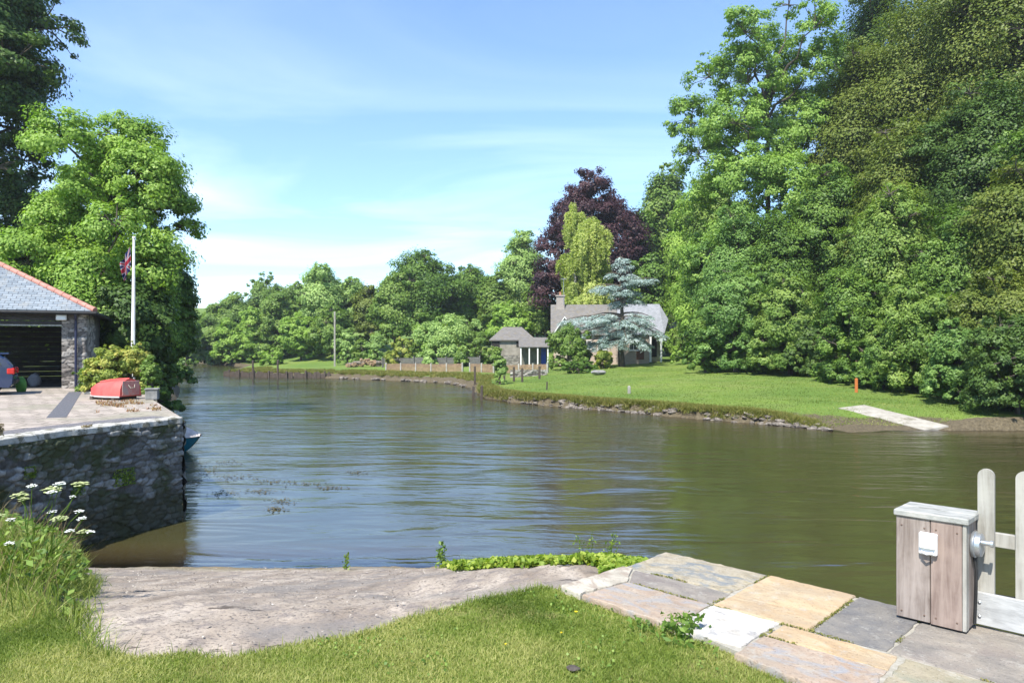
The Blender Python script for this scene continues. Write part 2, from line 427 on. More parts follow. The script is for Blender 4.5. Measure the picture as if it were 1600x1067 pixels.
Zg = zslip(Xg, Yg)+(fbm(Xg*1.1+.3*Yg, Yg*.7, 21)-.47)*.09+(fbm(Xg*7, Yg*5, 25)-.47)*.03+(fbm(Xg*20, Yg*20, 29)-.47)*.014
Zg = Zg-np.clip(Ug-.985, 0, 1)*22
t = NT('slipway rock')
pos = t.coord('Object'); st = t.coord('Object', (3.0, .55, 1), (0, 0, R(-38)))
n1 = t.noise(st, 1.1, 5, .6, .4); n2 = t.noise(pos, 5, 6, .7); n3 = t.noise(pos, 38, 4, .7); n4 = t.noise(pos, .8, 4, .6)
c = t.ramp(n1, [(.3, (.19, .15, .115)), (.5, (.34, .28, .22)), (.68, (.46, .39, .315))])
c = t.mix(t.ramp(n2, [(.38, (1, 1, 1)), (.5, (0, 0, 0))]), c, (.22, .185, .16))
c = t.mix(t.ramp(n3, [(.36, (1, 1, 1)), (.47, (0, 0, 0))]), c, (.12, .10, .085))
c = t.mix(t.ramp(n4, [(.5, (0, 0, 0)), (.62, (.6, .6, .6))]), c, (.19, .175, .16))
crk = t.noise(t.coord('Object', (.8, 3.2, 1), (0, 0, R(14))), 2.3, 5, .62)
c = t.mix(t.ramp(crk, [(.64, (0, 0, 0)), (.665, (.85, .85, .85))]), c, (.07, .055, .045))
sp = t.n('ShaderNodeSeparateXYZ'); t.l(pos, sp.inputs[0])
alg = t.math('SUBTRACT', 1.0, t.math('MULTIPLY', t.math('SUBTRACT', t.math('ADD', sp.outputs['Z'], t.math('MULTIPLY', n4, .5)), .30), 3.5), True)
c = t.mix(t.math('MULTIPLY', t.math('MAXIMUM', alg, 0.0), .55), c, (.17, .16, .085))
wet = t.math('SUBTRACT', 1.0, t.math('MULTIPLY', t.math('SUBTRACT', sp.outputs['Z'], .03), 9.0), True)
wet = t.math('MINIMUM', t.math('MAXIMUM', wet, 0.0), 1.0)
c = t.mix(t.math('MULTIPLY', wet, .75), c, (.19, .14, .075))
t.pbsdf(c, .85, t.math('ADD', n3, t.math('MULTIPLY', n2, 2.0)), .6, .012, 0, .2)
MS = t.m
me = np_mesh('slipway', np.stack([Xg, Yg, Zg], 2).reshape(-1, 3), grid_faces(*Xg.shape), MS, None, True)
tag(link('slipway', me), kind='structure')
m = MB()       # retaining edge of the slipway, towards the river
E = [(x, y) for x, y in zip(xe(RE, np.arange(5.6, 13.4, .4)), np.arange(5.6, 13.4, .4))]
for (x0, y0), (x1, y1) in zip(E[:-1], E[1:]):
    z0, z1 = float(zslip(x0, y0))-.06, float(zslip(x1, y1))-.06
    m.add([(x0+.02, y0, -1.5), (x1+.02, y1, -1.5), (x1+.02, y1, z1), (x0+.02, y0, z0), (x0-.3, y0, z0-.02), (x1-.3, y1, z1-.02)], [(0, 1, 2, 3), (3, 2, 5, 4)])
w_edge = m.build('slipway_edge', M_brick('edge stone', (.2, .18, .15), (.12, .11, .1), (.06, .05, .045), .4, .18, .015))
tag(w_edge, kind='structure')

earth = M_noise('dark earth', [(.03, .026, .018), (.07, .06, .04), (.11, .13, .04)], 2.2, .95, .6, .05)
ys = np.arange(4.3, 13.4, .1); us = np.linspace(0, 1, 60)**1.5*11
Yg, Ug = np.meshgrid(ys, us, indexing='ij')
def bank_z(u, y): return np.minimum(2.07, zs(y)-.05+np.clip(u, 0, .3)*.9+.34*np.clip(u-.2, 0, 20))
Xg = xe(LE, ys)[:, None]-Ug; Zg = bank_z(Ug, Yg)+(fbm(Xg*2, Yg*2, 41)-.47)*.12*np.clip(Ug*3, 0, 1)
Zg = np.where((Yg > 12.3) & (Ug > .9), np.minimum(Zg, 1.0), Zg)
me = np_mesh('grass_bank', np.stack([Xg, Yg, Zg], 2).reshape(-1, 3), grid_faces(*Xg.shape)[:, ::-1], earth, None, True)
tag(link('grass_bank', me), kind='structure')

t = NT('lawn turf')
pos = t.coord('Object'); n1 = t.noise(pos, 40, 4, .7); n2 = t.noise(pos, 2.3, 4, .6)
c = t.ramp(n1, [(.3, (.05, .075, .012)), (.5, (.11, .16, .022)), (.7, (.19, .21, .05))])
c = t.mix(t.ramp(n2, [(.5, (0, 0, 0)), (.68, (.8, .8, .8))]), c, (.22, .19, .08))
t.pbsdf(c, .95, n1, .8, .02, 0, .1)
MT = t.m
# paving frame: a runs along the water edge, b comes towards the viewer
O = Vector((1.19, 5.74)); da = Vector((.7071, -.7071)); db = Vector((-.7071, -.7071))
def ab(a, b): v = O+da*a+db*b; return (v.x, v.y)
LAWN = [(-30, 4.6), (-8, 4.7), (-4.2, 5.2), (-3.2, 4.9), (-2.68, 4.35), (-2.25, 3.98), (-1.98, 3.88), (-1.75, 3.93), (-1.5, 3.88), (-1.1, 4.1), (-.88, 4.2), (-.62, 4.45), (-.42, 4.6), (-.2, 4.78), (.0, 4.88), (.2, 5.02), ab(.0, 1.15), ab(.6, 1.22), ab(1.3, 1.27), ab(2.0, 1.45), ab(3, 1.46), ab(12, 1.46), (8, -14), (-30, -14)]
gx, gy = np.meshgrid(np.arange(-30, 10, .5), np.arange(-14, 6, .5))
m = MB(); m.prism(LAWN, 1.7, 2.16); lawn = m.build('lawn', MT); tag(lawn, kind='structure')

def blades(n, pts, hmin, hmax, w, rng, lean=.5, zf=None, seg=2, bend=.6, tint=None):
    """curved blades of grass at pts (n,3)"""
    n = len(pts); h = rng.uniform(hmin, hmax, n); az = rng.uniform(0, 2*np.pi, n); ln = rng.uniform(.1, 1, n)*lean
    dx, dy = np.cos(az), np.sin(az); sx, sy = -dy, dx
    tw = rng.uniform(0, np.pi, n); sx, sy = np.cos(tw), np.sin(tw)
    V = []; lev = [0, .55, 1] if seg == 2 else [0, .35, .7, 1]
    for k, q in enumerate(lev):
        off = (q**1.8)*ln*h; z = q*h*(1-.25*ln*q*bend*2)
        ww = w*(1-q**1.5)*rng.uniform(.8, 1.2, n)+w*.08
        c = np.stack([pts[:, 0]+dx*off, pts[:, 1]+dy*off, pts[:, 2]+z], 1)
        s_ = np.stack([sx*ww*.5, sy*ww*.5, 0*ww], 1)
        V += [c-s_, c+s_]
    K = len(V); V = np.stack(V, 1).reshape(-1, 3)
    base = np.arange(n)[:, None]*K
    Fs = np.concatenate([base+np.array([[2*i, 2*i+1, 2*i+3, 2*i+2]]) for i in range(len(lev)-1)], 0)
    if tint is None: tint = rng.uniform(0, 1, n)
    return V, Fs, np.tile(tint, len(lev)-1)
def inpoly(x, y, poly): return sdist(x, y, poly) > 0
def stuff(name, label, me, cat=None):
    o = link(name, me); return tag(o, label, cat or name.replace('_', ' '), None, 'stuff')

rng = rs(5)
N = 330000
x = rng.uniform(-3.9, 3.2, N); y = 2.75+rng.beta(1, 1.3, N)*2.6
inner = sdist(x, y, LAWN); k = inner > -.02+rng.uniform(0, .05, N)*0
x, y, inner = x[k], y[k], inner[k]
pat = fbm(x*1.3, y*1.3, 51); bare = fbm(x*3.1, y*3.1, 57)
k = (rng.uniform(0, 1, len(x)) < np.clip(1.45-(bare-.45)*4.0, .25, 1)); x, y, pat, inner = x[k], y[k], pat[k], inner[k]
tt = np.clip(.50+(pat-.47)*2.6+rng.normal(0, .17, len(x)), 0, 1)
hh = .013+.022*np.clip(fbm(x*2.2, y*2.2, 61)*1.3, 0, 1)
P = np.stack([x, y, np.full(len(x), 2.157)], 1)
V, Fs, tn = blades(len(x), P, .016, .036, .0042, rng, 1.2, tint=tt)
stuff('grass', 'short mown green grass of the near lawn', np_mesh('grass', V, Fs, leafy['grass'], tn))
# ragged longer tufts on the lawn's edges
pts = []
for (x0, y0), (x1, y1) in zip(LAWN[2:-4], LAWN[3:-3]):
    L = math.hypot(x1-x0, y1-y0); n = int(L*900); q = rng.uniform(0, 1, n)
    pts.append(np.stack([x0+(x1-x0)*q+rng.normal(0, .035, n), y0+(y1-y0)*q+rng.normal(0, .035, n), np.full(n, 2.145)], 1))
pts = np.concatenate(pts); k = rng.uniform(0, 1, len(pts)) < np.clip(fbm(pts[:, 0]*6, pts[:, 1]*6, 77)*3-.9, 0, 1); pts = pts[k]
V, Fs, tn = blades(len(pts), pts, .02, .065, .0045, rng, 1.1, tint=np.clip(rng.normal(.45, .25, len(pts)), 0, 1))
stuff('grass_fringe', 'ragged longer grass along the edge of the near lawn', np_mesh('grass_fringe', V, Fs, leafy['grass'], tn), 'grass')

# ------------------------------------------------------------------ paving slabs beside the water
def M_slab(name, stops, scale=5, rot=0, vein=None, rough=.8):
    t = NT(name); v = t.coord('Object', (1, 1.8, 1), (0, 0, R(rot))); w = t.coord('Object')
    f = t.noise(v, scale, 7, .68, .5); n = len(stops)
    stops = [(s_[0]*.98, s_[1]*.94, s_[2]*.88) for s_ in stops]
    c = t.ramp(f, [(.3+.4*i/(n-1), s_) for i, s_ in enumerate(stops)])
    if vein:
        f2 = t.noise(v, scale*.6, 5, .6, 1.2); c = t.mix(t.ramp(f2, [(.5, (0, 0, 0)), (.62, (1, 1, 1))]), c, vein)
    c = t.mix(t.ramp(t.noise(w, 2.6, 6, .7), [(.42, (0, 0, 0)), (.62, (.42, .42, .42))]), c, (.31, .27, .21))
    c = t.mix(t.ramp(t.noise(w, 9, 6, .75), [(.56, (0, 0, 0)), (.66, (.5, .5, .5))]), c, (.40, .38, .33))
    s3 = t.noise(w, 55, 4, .75); c = t.mix(t.ramp(s3, [(.32, (.75, .75, .75)), (.44, (0, 0, 0))]), c, tuple(q*.55 for q in stops[0]))
    s4 = t.noise(w, 22, 5, .75); c = t.mix(t.ramp(s4, [(.62, (0, 0, 0)), (.70, (.75, .75, .75))]), c, (.45, .43, .38))
    t.pbsdf(c, rough, t.math('ADD', t.math('MULTIPLY', f, 2.2), s3), .55, .012, 0, .25)
    return t.m
MSl = dict(
    mottle=M_slab('mottled yellow slab', [(.17, .16, .13), (.28, .245, .17), (.40, .36, .28), (.28, .25, .16)], 6, 30, (.17, .19, .20)),
    orange=M_slab('orange slab', [(.34, .25, .16), (.42, .31, .19), (.44, .36, .25)], 3.5, 15, (.47, .36, .22)),
    slate=M_slab('dark slate slab', [(.115, .115, .12), (.15, .15, .155), (.18, .178, .175)], 3, 40),
    grey=M_slab('grey slate slab', [(.15, .145, .14), (.22, .205, .19), (.30, .27, .24)], 4, 70, (.20, .17, .15)),
    white=M_slab('white slab', [(.42, .41, .39), (.62, .61, .59), (.70, .69, .68)], 7, 20, (.35, .34, .33)),
    pale=M_slab('pale slab', [(.30, .28, .24), (.46, .43, .37), (.56, .53, .47)], 5, 10, (.30, .24, .19)),
    pink=M_slab('pink slab', [(.27, .21, .17), (.36, .28, .22), (.42, .36, .30)], 6, 35, (.28, .27, .27)),
    tan=M_slab('tan slab', [(.21, .19, .13), (.30, .27, .19), (.38, .34, .25)], 4, 60, (.24, .24, .17)))
pv = empty('paving', (O.x, O.y, 2.2), R(-45), kind='structure')
# local frame: x = a, y = -b
def slab(poly, mat, seed, dz=0):
    r = random.Random(seed); pts = []
    n = len(poly)
    cx = sum(p[0] for p in poly)/n; cy = sum(p[1] for p in poly)/n
    for i in range(n):
        (x0, y0), (x1, y1) = poly[i], poly[(i+1) % n]; L = math.hypot(x1-x0, y1-y0); k = max(2, int(L/.05))
        for j in range(k):
            q = j/k; e = .008 if 0 < j else .0
            pts.append((x0+(x1-x0)*q+r.uniform(-e, e), y0+(y1-y0)*q+r.uniform(-e, e)))
    N = len(pts); vs = []
    for sc_, z in ((1, -.16), (1, -.012), (.993, -.002), (.975, .002)):
        for (px_, py_) in pts: vs.append((cx+(px_-cx)*sc_, -(cy+(py_-cy)*sc_), z+dz+(r.uniform(-.002, .002) if z > -.02 else 0)))
    fs = [(i+k*N, (i+1) % N+k*N, (i+1) % N+(k+1)*N, i+(k+1)*N) for k in range(3) for i in range(N)]
    fs = [f[::-1] for f in fs]+[tuple(range(3*N, 4*N))[::-1]]
    m = MB(); m.add(vs, fs); o = m.build('slab', mat, pv, False); return o
g_ = .012
slab([(0, 0), (.84, 0), (.83, .51), (.02, .53)], MSl['mottle'], 1)
slab([(.855, -.01), (1.43, 0), (1.46, .785), (.87, .795)], MSl['orange'], 2, .004)
slab([(1.45, 0), (1.84, .01), (1.865, .77), (1.475, .775)], MSl['slate'], 3)
slab([(1.858, .01), (2.75, .0), (2.78, .80), (1.88, .785)], MSl['grey'], 4, -.002)
slab([(2.765, 0), (3.7, 0), (3.7, .6), (2.78, .6)], MSl['tan'], 14)
slab([(2.795, .615), (3.7, .615), (3.7, 1.5), (2.8, 1.5)], MSl['pink'], 15)
slab([(3.715, 0), (4.6, 0), (4.6, .8), (3.715, .8)], MSl['grey'], 16)
slab([(3.715, .815), (4.6, .815), (4.6, 1.5), (3.715, 1.5)], MSl['tan'], 17)
slab([(.10, .545), (.84, .525), (.85, .80), (.24, .80)], MSl['grey'], 5, -.003)
slab([(.005, .545), (.085, .545), (.225, .80), (.16, 1.22), (-.03, 1.19)], MSl['pale'], 6, .006)
slab([(.24, .815), (.86, .812), (.88, 1.27), (.175, 1.22)], MSl['pink'], 7, .002)
slab([(.875, .81), (1.30, .80), (1.30, 1.26), (.895, 1.27)], MSl['white'], 8, .005)
slab([(1.315, .80), (1.93, .80), (1.95, 1.0), (1.315, 1.02)], MSl['orange'], 9, -.002)
slab([(1.315, 1.035), (1.95, 1.015), (1.97, 1.47), (1.315, 1.36)], MSl['pink'], 10)
slab([(1.965, .80), (2.78, .815), (2.785, 1.5), (1.985, 1.5)], MSl['tan'], 11)
m = MB(); m.prism([(-.01, -1.48), (4.7, -1.5), (4.7, -.02), (.01, -.02), (-.02, -1.18)][::-1] if False else [(-.0, -1.15), (1.0, -1.25), (2, -1.46), (4.7, -1.5), (4.7, -.015), (.015, -.015)], -2.6, -.006)
m.build('mortar_bed', M_noise('mortar', [(.26, .24, .19), (.42, .39, .33)], 20, .95, .5, .01), pv)
m = MB(); m.prism([(4.72, -1.5), (20, -1.5), (20, 0), (4.72, 0)], -2.6, -.002); m.build('coping', MSl['grey'], pv)

# ------------------------------------------------------------------ pedestal box with socket, and picket gate
wood_grey = M_wood('weathered grey wood', (.15, .115, .095), (.29, .245, .215))
wood_pale = M_wood('weathered pale wood', (.21, .195, .165), (.35, .335, .295))
wood_top = M_noise('lichened top', [(.17, .17, .155), (.32, .32, .295), (.40, .385, .35)], 9, .85, .4, .01, (1, 3, 1))
white_pl = M_noise('white plastic', [(.74, .74, .72), (.8, .8, .78)], 8, .4, .05, .002)
steel = M_noise('galvanised steel', [(.42, .44, .46), (.6, .62, .64)], 25, .38, .1, .002, metal=.85)
black = M_noise('black rubber', [(.012, .012, .012), (.03, .03, .03)], 8, .6, .1, .002)
bx = empty('wooden_pedestal', (O.x+da.x*1.74+db.x*.226, O.y+da.y*1.74+db.y*.226, 2.204), R(-45),
           'weathered grey wooden pedestal with a white socket cover, beside the picket gate', 'pedestal')
W, Dp, Hh = .362, .262, .60
mm = MB(); mm.box(0, W/2-.002, 0, .02, .012, Hh, bev=.003); mm.build('front_board', wood_grey, bx)
mm = MB(); mm.box(W/2+.002, W-.022, -.001, .019, .008, Hh, bev=.003); mm.build('front_board', M_wood('weathered pinkish wood', (.165, .115, .095), (.28, .215, .18)), bx)
mm = MB(); mm.box(W-.020, W, 0, .055, .008, Hh, bev=.003); mm.build('corner_post', wood_pale, bx)
mm = MB(); mm.box(W-.020, W-.001, .057, Dp, .012, Hh, bev=.003); mm.build('side_board', wood_grey, bx)
mm = MB(); mm.box(0, .02, .022, Dp, .012, Hh, bev=.003); mm.build('side_board', wood_grey, bx)
mm = MB(); mm.box(.022, W-.022, Dp-.02, Dp, .012, Hh, bev=.003); mm.build('back_board', wood_grey, bx)
mm = MB(); mm.box(-.012, W+.012, -.012, Dp*.5-.001, Hh+.001, Hh+.038, bev=.006); mm.box(-.010, W+.012, Dp*.5+.001, Dp+.012, Hh+.001, Hh+.04, bev=.006); mm.build('top', wood_top, bx)
for xx in (.03, W/2-.03, W/2+.03, W-.045):
    for zz in (.05, .55):
        m = MB(); m.lathe([(.005, 0), (.005, .002), (.003, .003)], 8, Matrix.Translation((xx, -.0015, zz)) @ Matrix.Rotation(R(90), 4, 'X')); m.build('screw', M_noise('rusty screw', [(.12, .07, .05), (.25, .18, .14)], 40, .6, .1, .001, metal=.5) if xx == .03 and zz == .05 else bpy.data.materials['rusty screw'], bx)
s0 = MB(); s0.box(.128, .222, -.030, -.002, .405, .53, bev=.006); sk = s0.build('socket_cover', white_pl, bx)
s1 = MB(); s1.box(.134, .216, -.047, -.032, .442, .527, bev=.006); s1.build('flap', white_pl, sk)
s1 = MB(); s1.tube([(.145, -.040, .424), (.175, -.052, .416), (.205, -.040, .424)], .006, 8); s1.build('catch', white_pl, sk)
MX = Matrix.Translation((W+.001, .13, .475)) @ Matrix.Rotation(R(90), 4, 'Y')
mm = MB(); mm.lathe([(.072, 0), (.075, .006), (.075, .016), (.066, .020), (.064, .045), (.052, .050), (.03, .054)], 28, MX); tp = mm.build('bulkhead_lamp', steel, bx, True)
mm = MB(); mm.lathe([(.014, 0), (.014, .045), (.02, .047), (.02, .06)], 12, Matrix.Translation((W+.05, .09, .50)) @ Matrix.Rotation(R(90), 4, 'Y')); mm.build('valve', steel, bx, True)
mm = MB(); mm.tube([(W+.012, .12, .40), (W+.02, .12, .33), (W+.018, .12, .2), (W+.012, .12, .03)], .009, 8); mm.build('cable', black, bx, True)

gt = empty('picket_gate', (O.x+da.x*2.10, O.y+da.y*2.10, 2.204), R(-45), 'pale weathered picket gate with rounded pales along the paving edge', 'gate')
for i in range(9):
    a0 = .05+.183*i; w = .083; h = .895+.006*((i*7) % 3); pts = []
    for k in range(13): t_ = math.pi*k/12; pts.append((a0+math.cos(t_)*w/2, h-w/2+math.sin(t_)*w/2))
    poly = [(a0-w/2, .03), (a0+w/2, .03)]+pts
    m = MB(); m.prism(poly, 0, .021, Matrix.Translation((0, .002, 0)) @ Matrix.Rotation(R(90), 4, 'X')); m.build('pale', wood_pale, gt)
m = MB(); m.box(.0, 1.6, .004, .036, .455, .535, bev=.003); m.build('rail', wood_pale, gt)
m = MB(); m.box(.0, 1.6, -.047, -.022, .012, .195, bev=.003); kb = m.build('kick_board', M_wood('silver board', (.25, .25, .245), (.40, .40, .39), (3, 14, 14)), gt)
for zz in (.06, .14):
    m = MB(); m.lathe([(.009, 0), (.009, .005), (.004, .008)], 8, Matrix.Translation((.025, -.047, zz)) @ Matrix.Rotation(R(90), 4, 'X')); m.build('bolt', steel, kb)
m = MB(); m.tube([(.03, .05, .16), (.4, .05, .18), (1.6, .05, .18)], .013, 10); m.build('brace_bar', black, gt, True)

# ------------------------------------------------------------------ stone walls with real relief
def M_stone(name, c_lo, c_mid, c_hi, mort, moss=None, rough=.85):
    t = NT(name); a = t.attr('tint'); j = t.attr('joint'); pos = t.coord('Object')
    c = t.ramp(a, [(.05, c_lo), (.5, c_mid), (.95, c_hi)])
    n1 = t.noise(pos, 16, 6, .7); n2 = t.noise(pos, 1.3, 4, .65)
    c = t.mix(.8, c, t.ramp(n1, [(.3, (.5, .5, .5)), (.7, (1.45, 1.45, 1.45))]), 'MULTIPLY')
    c = t.mix(j, c, mort)
    if moss: c = t.mix(t.ramp(n2, [(.45, (0, 0, 0)), (.58, (.9, .9, .9))]), c, moss)
    if moss:
        sp_ = t.n('ShaderNodeSeparateXYZ'); t.l(pos, sp_.inputs[0]); td = t.math('SUBTRACT', t.math('ADD', .75, t.math('MULTIPLY', n2, .7)), sp_.outputs['Z'])
        c = t.mix(t.ramp(t.math('MULTIPLY', td, 1.0), [(.25, (0, 0, 0)), (.5, (.8, .8, .8))]), c, (.045, .045, .022))
    t.pbsdf(c, rough, n1, .6, .02, 0, .25); return t.m
def stone_wall(name, path, z0, z1, mat, cw=.38, chh=.17, relief=.05, step=.025, seed=1, parent=None, flip=False, zfun=None):
    P = np.array(path, float); seg = np.hypot(*(P[1:]-P[:-1]).T); S = np.concatenate([[0], np.cumsum(seg)])
    s = np.arange(0, S[-1]+step*.5, step); z = np.arange(z0, z1+step*.5, step)
    xs = np.interp(s, S, P[:, 0]); ysn = np.interp(s, S, P[:, 1])
    tx = np.gradient(xs); ty = np.gradient(ysn); L = np.hypot(tx, ty); nx, ny = ty/L, -tx/L
    if flip: nx, ny = -nx, -ny
    Zg, Sg = np.meshgrid(z, s, indexing='ij')
    wob = (fbm(Sg*1.9, Zg*1.9, seed+5)-.47)*1.6
    f1, f2, idv = voro(Sg/cw+wob, Zg/chh+wob*.7, seed)
    edge = np.clip((f2-f1)/.22, 0, 1)
    d = (edge**.5)*relief*(.5+.7*idv)+(fbm(Sg*9, Zg*9, seed+2)-.47)*relief*.6+(fbm(Sg*1.1, Zg*1.1, seed+8)-.47)*relief*1.2
    Xg = xs[None, :]+nx[None, :]*d; Yg = ysn[None, :]+ny[None, :]*d
    fc = grid_faces(*Xg.shape)
    if flip: fc = fc[:, ::-1]
    me = np_mesh(name, np.stack([Xg, Yg, Zg], 2).reshape(-1, 3), fc, mat, idv.ravel(), True, domain='POINT')
    a = me.attributes.new('joint', 'FLOAT', 'POINT'); a.data.foreach_set('value', (1-np.clip((f2-f1)/.12, 0, 1)).astype('f').ravel())
    return link(name, me, parent)

ms_quay = M_stone('quay stone', (.07, .067, .062), (.15, .145, .135), (.30, .29, .27), (.12, .115, .10), (.05, .06, .02))
ms_light = M_stone('light stone', (.10, .09, .08), (.26, .23, .20), (.40, .37, .33), (.055, .05, .045))
QP = [(-9.6, 8.6), (-9.1, 10.4), (-8.65, 12.3), (-8.15, 14.2), (-7.2, 16.1)]
qw = empty('quay_wall', (-8.3, 13.5, 0), 0, 'rough dark stone quay wall topped with a pale cement coping', 'wall')
def qrel(o):
    o.parent = qw; o.matrix_parent_inverse = Matrix.Translation((8.3, -13.5, 0)); return o
qrel(stone_wall('stone_face', QP, -.8, 2.12, ms_quay, .22, .115, .085, .02, 3))
qrel(stone_wall('stone_face', [(-7.2, 16.1), (-10.3, 21.3), (-12.6, 25.8), (-15.2, 31.2)], -.8, 2.14, ms_quay, .45, .22, .09, .06, 11))
# coping: irregular pale cement edge following the wall
def ribbon(path, off0, off1, z0, z1, mat, name, parent=None, seed=0, step=.08, jit=.03, zj=.012):
    P = np.array(path, float); seg = np.hypot(*(P[1:]-P[:-1]).T); S = np.concatenate([[0], np.cumsum(seg)]); s = np.arange(0, S[-1]+step*.5, step); s[-1] = S[-1]
    xs = np.interp(s, S, P[:, 0]); yy = np.interp(s, S, P[:, 1]); tx = np.gradient(xs); ty = np.gradient(yy); L = np.hypot(tx, ty); nx, ny = ty/L, -tx/L
    j0 = (fbm(s*2.1, s*0+seed, seed)-.47)*jit*2; j1 = (fbm(s*2.3, s*0+seed+3, seed+9)-.47)*jit*2; zz = (fbm(s*1.5, s*0, seed+4)-.47)*zj*2
    rows = []
    for o, j, z in ((off0, j0, z0), (off0, j0, z1-.02), (off0-.02 if off0 > off1 else off0+.02, j0, z1), (off1, j1, z1), (off1, j1, z0)):
        rows.append(np.stack([xs+nx*(o+j), yy+ny*(o+j), z+zz*(z > z0)], 1))
    V = np.concatenate(rows); me = np_mesh(name, V, grid_faces(len(rows), len(s)), mat, None, True)
    try: me.set_sharp_from_angle(angle=R(35))
    except Exception: pass
    return link(name, me, parent)
cement = M_noise('pale cement', [(.26, .25, .21), (.46, .44, .39), (.56, .54, .49)], 4, .85, .6, .03, extra=(5, .54, (.17, .16, .12)))
qrel(ribbon(QP, .06, -.36, 2.12, 2.245, cement, 'coping', seed=4, jit=.11, zj=.035, step=.05))
# quay surface
QS = [(-14, 8.6), (-10.0, 8.6), (-9.45, 10.6), (-9.0, 12.4), (-8.5, 14.35), (-7.55, 16.12), (-7.3, 16.3), (-10.35, 21.35), (-12.7, 25.9), (-15.3, 31.2), (-45, 31.2), (-45, 8.6)]
t = NT('quay setts')
v = t.coord('UV')
nz = t.n('ShaderNodeTexNoise'); nz.inputs['Scale'].default_value = 1.1; t.l(v, nz.inputs['Vector'])
vm = t.n('ShaderNodeVectorMath', operation='MULTIPLY_ADD'); t.l(nz.outputs['Color'], vm.inputs[0]); vm.inputs[1].default_value = (.35, .25, 0); t.l(v, vm.inputs[2])
bk = t.n('ShaderNodeTexBrick'); t.l(vm.outputs[0], bk.inputs['Vector']); bk.inputs['Scale'].default_value = 1; bk.inputs['Brick Width'].default_value = .48; bk.inputs['Row Height'].default_value = .34
bk.inputs['Mortar Size'].default_value = .022; bk.inputs['Mortar Smooth'].default_value = .4; bk.inputs['Bias'].default_value = .1
bk.inputs['Color1'].default_value = (.45, .38, .32, 1); bk.inputs['Color2'].default_value = (.31, .265, .225, 1); bk.inputs['Mortar'].default_value = (.13, .115, .08, 1)
n2 = t.noise(v, 9, 5, .7); n3 = t.noise(v, .5, 4, .6)
c = t.mix(.75, bk.outputs['Color'], t.ramp(n2, [(.3, (.6, .6, .6)), (.7, (1.25, 1.25, 1.25))]), 'MULTIPLY')
c = t.mix(t.ramp(n3, [(.5, (0, 0, 0)), (.64, (.55, .55, .55))]), c, (.24, .23, .16))
t.pbsdf(c, .85, t.math('SUBTRACT', t.math('MULTIPLY', n2, .6), bk.outputs['Fac']), .7, .02, 0, .25)
m = MB(); m.prism(QS, 1.6, 2.225); tag(m.build('quay_paving', t.m), kind='structure')
# dark drain strip, low kerb, gravel strip behind the coping
slate_g = M_noise('dark strip', [(.07, .07, .078), (.15, .15, .16)], 22, .8, .5, .02)
m = MB(); P0 = Vector(atz(118, 612, 2.23)); P1 = Vector(atz(88, 652, 2.23)); d = (P1-P0).normalized(); nn = Vector((-d.y, d.x, 0))*.19
m.prism([(P0-nn)[:2], (P0+nn)[:2], (P1+nn)[:2], (P1-nn)[:2]], 2.15, 2.231); tag(m.build('drain_cover', slate_g), 'dark slate drain strip crossing the quay from the garage corner', 'drain cover')
qg = ribbon(QP[1:], -.43, -.95, 2.1, 2.236, M_noise('slate gravel', [(.09, .09, .10), (.20, .19, .20), (.34, .30, .27)], 30, .9, 1, .04, bscale=50), 'gravel_strip', seed=8, jit=.08); tag(qg, kind='structure')

# ------------------------------------------------------------------ leaf clouds
def leaves(P, Nn, size, rng, aspect=.55, sj=.35):
    n = len(P); r = rng.normal(0, 1, (n, 3)); Nn = Nn/np.linalg.norm(Nn, axis=1)[:, None]
    tt = np.cross(Nn, r); tt /= np.linalg.norm(tt, axis=1)[:, None]+1e-9; bb = np.cross(Nn, tt)
    s = (size*rng.uniform(1-sj, 1+sj, n))[:, None]
    V = np.stack([P-tt*s*.5, P+bb*s*aspect*.5+Nn*s*.08, P+tt*s*.5, P-bb*s*aspect*.5+Nn*s*.08], 1).reshape(-1, 3)
    return V, np.arange(4*n).reshape(-1, 4)
def rdir(rng, n):
    d = rng.normal(0, 1, (n, 3)); return d/np.linalg.norm(d, axis=1)[:, None]

